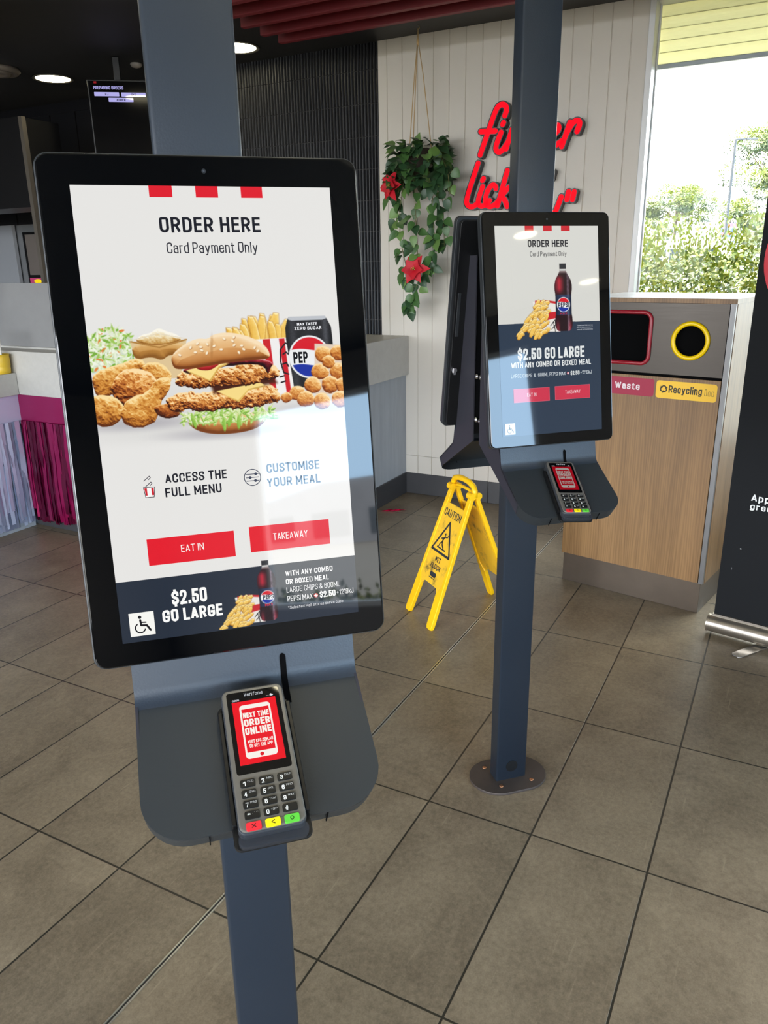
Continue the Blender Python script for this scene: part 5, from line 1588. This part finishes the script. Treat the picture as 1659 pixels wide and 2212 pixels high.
q.build('kitchen_door', mat('pale_grey_door', (160, 163, 168), .4), M=ROOM @ Matrix.Translation((-3.95, .262, 0)), label='pale grey flat door panel on the kitchen wall', cat='panel')
q = MB(); q.box(0, .52, 0, .03, 0, .60); mbd = q.build('menu_board', M_BLACK, M=ROOM @ Matrix.Translation((-2.93, -1.034, 1.90)), label='black menu board with a sliver of lit yellow edge on the bulkhead', cat='menu board')
p = Print(.0006); p.z = .001
p.rect(.02, .498, .02, .14, (226, 206, 90)); p.layer(); p.rect(.35, .48, .05, .11, (240, 236, 226))
p.v = [tuple(M @ Vector(v)) for v in p.v]
p.build('lit_menu', M_LIT, mbd, colours=True)

# ceiling fittings
M_LAMP = mat('lamp_diffuser', (255, 244, 206), .5, emit=22.0)
M_LRIM = mat('lamp_rim', (96, 92, 84), .4)
for (s_, t_), lab in (((-2.51, -.35), 'round lit ceiling downlight left of the order display'), ((-.955, -.32), 'round lit ceiling downlight between the near post and the red slats'), ((-1.02, -1.56), 'round ceiling downlight at the top edge of the view'),
                      ((4.98, -3.74), 'round ceiling downlight of the dining side, nearer the kiosks'), ((6.48, -3.70), 'round ceiling downlight of the dining side, by the side window'), ((3.48, -3.76), 'added unseen downlight over the floor right of the kiosks'), ((1.98, -3.78), 'added unseen downlight above the kiosk with the burger screen'), ((.48, -3.80), 'added unseen downlight over the floor left of the kiosks')):  # last three are unseen, added to carry the row on and brighten the room
    lamp = empty('ceiling_light', ROOM @ Matrix.Translation((s_, t_, 2.735)), lab, 'ceiling light', 'round downlights')
    if s_ > 4: lamp.scale = (.68, .68, .68)
    q = MB(); q.lathe([(.112, 0), (.132, -.001), (.136, -.006), (.130, -.010), (.116, -.006), (.112, -.002)], 32); q.build('rim', M_LRIM, lamp)
    q = MB(); q.lathe([(.001, -.0045), (.114, -.004), (.114, -.002), (.001, -.002)], 32); q.build('diffuser', M_LAMP, lamp)
vt = empty('ceiling_vent', ROOM @ Matrix.Translation((-2.60, -.72, 2.735)), 'round grey stepped ceiling vent at the upper left edge', 'vent')
q = MB(); q.lathe([(.14, 0), (.145, -.015), (.128, -.030), (.105, -.030), (.10, -.018), (.085, -.018), (.08, -.036), (.05, -.040), (.045, -.028), (.002, -.028)], 36)
q.build('vent_rings', mat('grey_vent_metal', (120, 112, 104), .45), vt)
sp = empty('ceiling_sensor', ROOM @ Matrix.Translation((-1.74, -.35, 2.735)), 'small white ceiling sensor beside the near kiosk post', 'sensor')
q = MB(); q.lathe([(.035, 0), (.038, -.008), (.030, -.020), (.012, -.026), (.001, -.027)], 20); q.build('sensor_dome', mat('dusty_white_plastic', (150, 144, 138), .5), sp)
M_SLAT = mat('deep_red_slat', (96, 8, 18), .5, var=.12, vscale=3)
M_SLATU = mat('lit_slat_underside', (120, 26, 36), .5)  # lighter red puts the light on the undersides into the colour
names = ['first red ceiling slat, nearest the white wall', 'second red ceiling slat from the white wall', 'third red ceiling slat from the white wall', 'fourth red ceiling slat from the white wall', 'fifth red ceiling slat from the white wall']
for i in range(5):
    t_ = -.589 - .164 * i
    q = MB(); q.box(0, 3.9, 0, .034, 0, .094, 0); q.box(.001, 3.899, .001, .033, -.0006, 0, 1)
    q.build('ceiling_slat', [M_SLAT, M_SLATU], M=ROOM @ Matrix.Translation((-.47, t_, 2.6406)), bevel=.002, label=names[i], cat='ceiling slat', group='red ceiling slats')

# ================================================================ OUTSIDE
sh = empty('roller_shutter', ROOM @ Matrix.Translation((1.385, .14, 2.43)), 'cream ribbed roller shutter hanging half down outside the window', 'shutter')
q = MB()
prof = []
for i in range(8):
    z0 = .022 + i * .054
    for k in range(6):
        a = k / 6
        prof.append((-.010 * math.sin(math.pi * a) ** .7 - (.003 if k == 0 else 0), z0 + a * .054))
prof.append((0, .022 + 8 * .054))
v = [(x, y, z) for y, z in prof for x in (0, 2.2)]
q.add(v, [(2 * i, 2 * i + 1, 2 * i + 3, 2 * i + 2) for i in range(len(prof) - 1)], 0)
shm = bpy.data.materials.new('cream_shutter_slat')
shm.use_nodes = True
_n, _l = shm.node_tree.nodes, shm.node_tree.links
_p = _n['Principled BSDF']; _p.inputs['Base Color'].default_value = (*lin((238, 232, 178)), 1); _p.inputs['Roughness'].default_value = .6
_t = _n.new('ShaderNodeBsdfTranslucent'); _t.inputs['Color'].default_value = (*lin((246, 238, 176)), 1)
_m = _n.new('ShaderNodeMixShader'); _m.inputs['Fac'].default_value = .24
_l.new(_p.outputs['BSDF'], _m.inputs[1]); _l.new(_t.outputs['BSDF'], _m.inputs[2]); _l.new(_m.outputs['Shader'], _n['Material Output'].inputs['Surface'])
for i in range(8):
    q.box(0, 2.2, -.003, -.0012, .0205 + i * .054, .0245 + i * .054, 1)  # dark strips laid in for the shade in the gaps between slats
q.build('shutter_slats', [shm, mat('slat_gap_shade', (120, 112, 60), .8)], sh)
q = MB(); q.box(0, 2.2, -.012, .012, 0, .022); q.build('bottom_rail', mat('grey_shutter_rail', (150, 152, 156), .4, .4), sh, bevel=.002)

M_HL = [mat('hedge_leaf_yellow', (124, 130, 10), .5, var=.2, vscale=4), mat('hedge_leaf_green', (88, 108, 10), .5, var=.2, vscale=4), mat('hedge_leaf_deep', (60, 76, 14), .5), mat('hedge_leaf_pale', (160, 160, 90), .5)]
def bush(mb, x0, x1, y0, y1, z0, z1, n, size, r, wts=(0, 0, 1, 1, 1, 2, 3)):
    for _ in range(n):
        x, y = r.uniform(x0, x1), r.uniform(y0, y1)
        top = z1 + .10 * math.sin(x * 5.1) * math.sin(x * 2.3 + 1) + .05 * math.sin(x * 17)
        z = z0 + (top - z0) * (1 - r.random() ** 1.5) if r.random() < .55 else r.uniform(z0, top)
        d = Vector((r.uniform(-1, 1), r.uniform(-1, .5), r.uniform(-.3, 1))).normalized()
        s1 = d.orthogonal().normalized() * size * .32 * r.uniform(.7, 1.2)
        d *= size * r.uniform(.7, 1.4)
        p = Vector((x, y, z))
        mb.add([p, p + d * .5 + s1, p + d, p + d * .5 - s1], [(0, 1, 2, 3)], r.choice(wts))
r = random.Random(2)
hg = MB()
bush(hg, 1.0, 3.0, .75, 1.6, .5, 1.70, 26000, .036, r)
for _ in range(520):
    x = r.uniform(1.1, 3.4); p = Vector((x, r.uniform(.8, 1.5), 1.62 + r.uniform(-.1, .14)))
    for k in range(5):
        d = Vector((r.uniform(-.6, .6), r.uniform(-.6, .6), r.uniform(.4, 1.2))).normalized(); s1 = d.orthogonal().normalized() * .009
        d *= .036; hg.add([p, p + d * .5 + s1, p + d, p + d * .5 - s1], [(0, 1, 2, 3)], 0)
        p = p + Vector((r.uniform(-.01, .01), 0, .03))
hg.build('hedge', M_HL, M=ROOM @ Matrix.Translation((0, 0, -.12)), label='bright leafy hedge just outside the window', cat='hedge', kind='stuff')
M_TL = [mat('gum_leaf_lit', (100, 106, 28), .6), mat('gum_leaf_mid', (74, 84, 28), .6), mat('gum_leaf_shaded', (48, 62, 26), .6)]
M_TRUNK = mat('grey_brown_bark', (76, 62, 48), .8, var=.2, vscale=3)
def tree(s_, t_, zc, rx, rz, hgt, n, seed, label, size=.17):
    root = empty('tree', ROOM @ Matrix.Translation((s_, t_, -.12)), label, 'tree', 'trees beyond the car park')
    r = random.Random(seed)
    cr = MB()
    cl = []
    for i in range(30):
        a, b_ = r.uniform(0, 6.283), r.uniform(-.75, 1)
        q = math.sqrt(max(0, 1 - b_ * b_)) * r.uniform(.55, 1)
        cl.append((Vector((rx * q * math.cos(a), rx * q * math.sin(a), zc + rz * b_ * .9)), rx * r.uniform(.22, .40)))
    for _ in range(int(n * 2.4)):
        c, rad = r.choice(cl)
        d = Vector((r.gauss(0, 1), r.gauss(0, 1), r.gauss(0, 1))).normalized()
        p = c + Vector((d.x, d.y, d.z * .75)) * rad * r.uniform(.6, 1)
        e = (d + Vector((r.uniform(-.8, .8), r.uniform(-.8, .8), r.uniform(-.8, .8)))).normalized()
        s1 = e.orthogonal().normalized() * size * .4; e *= size
        cr.add([p, p + e * .5 + s1, p + e, p + e * .5 - s1], [(0, 1, 2, 3)], 0 if d.z > .25 and r.random() < .7 else (1 if d.z > -.35 else 2))  # light painted in: lit greens facing up, shaded greens facing down
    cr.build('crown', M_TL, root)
    tk = MB()
    tk.tube([(0, 0, 0), (.05, 0, hgt * .35), (0, 0, zc - rz * .2), (.1, 0, zc + rz * .3)], [.22, .17, .12, .05], 8)
    for i in range(6):
        c = cl[i * 4][0]
        tk.tube([(0, 0, zc - rz * .6), (c.x * .5, c.y * .5, zc - rz * .1), c], [.09, .06, .03], 6)
    tk.build('trunk', M_TRUNK, root)
tree(-8.3, 69, 5.75, 2.7, 1.75, 3.5, 3600, 1, 'round crowned tree standing alone left of the lamp post')
tree(-13.2, 84, 4.4, 2.2, 1.9, 3, 2200, 2, 'darker tree half hidden behind the window frame')
tree(-4.2, 78, 4.6, 2.2, 2.2, 3, 2400, 3, 'thin pale tree directly left of the lamp post')
tree(-.6, 62, 5.3, 2.5, 2.3, 4, 3400, 4, 'broad leafy tree right of the lamp post')
tree(-1.8, 82, 10.3, 4.8, 3.0, 6, 3800, 5, 'tallest open crowned gum behind the lamp post', .22)
lp = empty('street_lamp', ROOM @ Matrix.Translation((-1.6, 38.75, -.12)), 'tall grey street lamp with one arm in the car park', 'street lamp')
q = MB(); q.cyl((0, 0, 0), (0, 0, 7.05), .10, .055, 12); q.tube([(0, 0, 6.95), (.05, .02, 7.04), (.62, .30, 7.06)], [.05, .045, .03], 8); q.build('pole', mat('dark_lamp_steel', (34, 36, 38), .6), lp)
q = MB(); q.prism([(.5, -.06), (1.0, -.08), (1.05, 0), (1.0, .08), (.5, .06)], 7.02, 7.10, M=Matrix.Rotation(.45, 4, 'Z')); q.build('lamp_head', mat('dark_lamp_head', (52, 54, 56), .5), lp, bevel=.01)
sg = empty('roadside_sign', ROOM @ Matrix.Translation((-1.95, 44.2, -.12)), 'small red white and blue roadside sign at the foot of the lamp post', 'sign')
q = MB(); q.box(-.42, .42, -.05, .05, 2.55, 3.55, 0); q.box(-.42, .42, -.055, -.05, 3.30, 3.52, 1); q.box(-.42, .42, -.055, -.05, 2.60, 2.78, 2); q.box(-.42, .42, -.055, -.05, 2.92, 3.05, 1)
q.build('sign_board', [mat('sign_blue', (50, 70, 150), .5), mat('sign_red', (206, 60, 70), .5), mat('sign_white', (220, 224, 230), .5)], sg)
q = MB(); q.cyl((-.36, 0, 0), (-.36, 0, 2.6), .05, n=8); q.cyl((.36, 0, 0), (.36, 0, 2.6), .05, n=8); q.build('sign_posts', mat('grey_lamp_steel', (104, 108, 110), .5, .3), sg)
car = empty('parked_van', ROOM @ Matrix.Translation((-2.2, 20.5, -.12)), 'white parked van whose roof shows above the hedge', 'van')
side = [(-2.3, .35), (-2.32, .95), (-2.15, 1.35), (-1.85, 2.05), (-1.6, 2.16), (2.2, 2.16), (2.3, 2.02), (2.34, .35)]
SIDE = Matrix(((1, 0, 0, 0), (0, 0, -1, .9), (0, 1, 0, 0), (0, 0, 0, 1)))
q = MB(); q.prism(side, 0, 1.8, 0, SIDE); q.build('body', mat('white_van_paint', (226, 226, 222), .3), car, bevel=.06, segs=3)
q = MB()
for x0, x1 in ((-1.7, -.7), (-.6, .8), (.9, 2.1)):
    q.prism([(x0, 1.30), (x1, 1.30), (x1, 1.92), (x0 + (.15 if x0 < -1 else 0), 1.92)], 1.795, 1.812, 0, SIDE)
q.build('side_windows', mat('dark_van_glass', (40, 46, 52), .1), car)
for x in (-1.5, 1.6):
    for y in (-.88, .88):
        q = MB(); q.cyl((x, y - .1, .34), (x, y + .1, .34), .34, n=24); q.cyl((x, y - .105, .34), (x, y + .105, .34), .2, n=20, mi=1); q.build('wheel', [M_BLACK, M_CHROME], car)
# what the side window looks out on (it shows in the glass of the near screen)
nb = empty('retail_building', ROOM @ Matrix.Translation((47, -44, -.12)), 'long grey shop building seen through the side window', 'building')
q = MB(); q.prism([(0, 0), (0, 3.2), (8, 4.6), (14, 4.6), (14, 3.6), (30, 3.6), (30, 0)], 0, 14, 0, Matrix(((0, 0, 1, 0), (1, 0, 0, 0), (0, 1, 0, 0), (0, 0, 0, 1)))); q.build('walls', mat('grey_shop_cladding', (132, 136, 144), .7, var=.08, vscale=.6), nb)
q = MB()
for y in (2, 7, 12, 18, 24):
    q.box(-.08, .0, y, y + 3.2, .6, 2.4)
q.build('shopfront_glass', mat('dark_shop_glass', (60, 70, 80), .2), nb)
lh = MB()
bush(lh, 7.6, 8.5, -9.5, -3.2, 0, .62, 3000, .08, r, (0, 1, 2, 2, 2, 0))
lh.build('hedge', M_HL, M=ROOM @ Matrix.Translation((0, 0, -.12)), label='low golden hedge outside the side window', cat='hedge', kind='stuff')
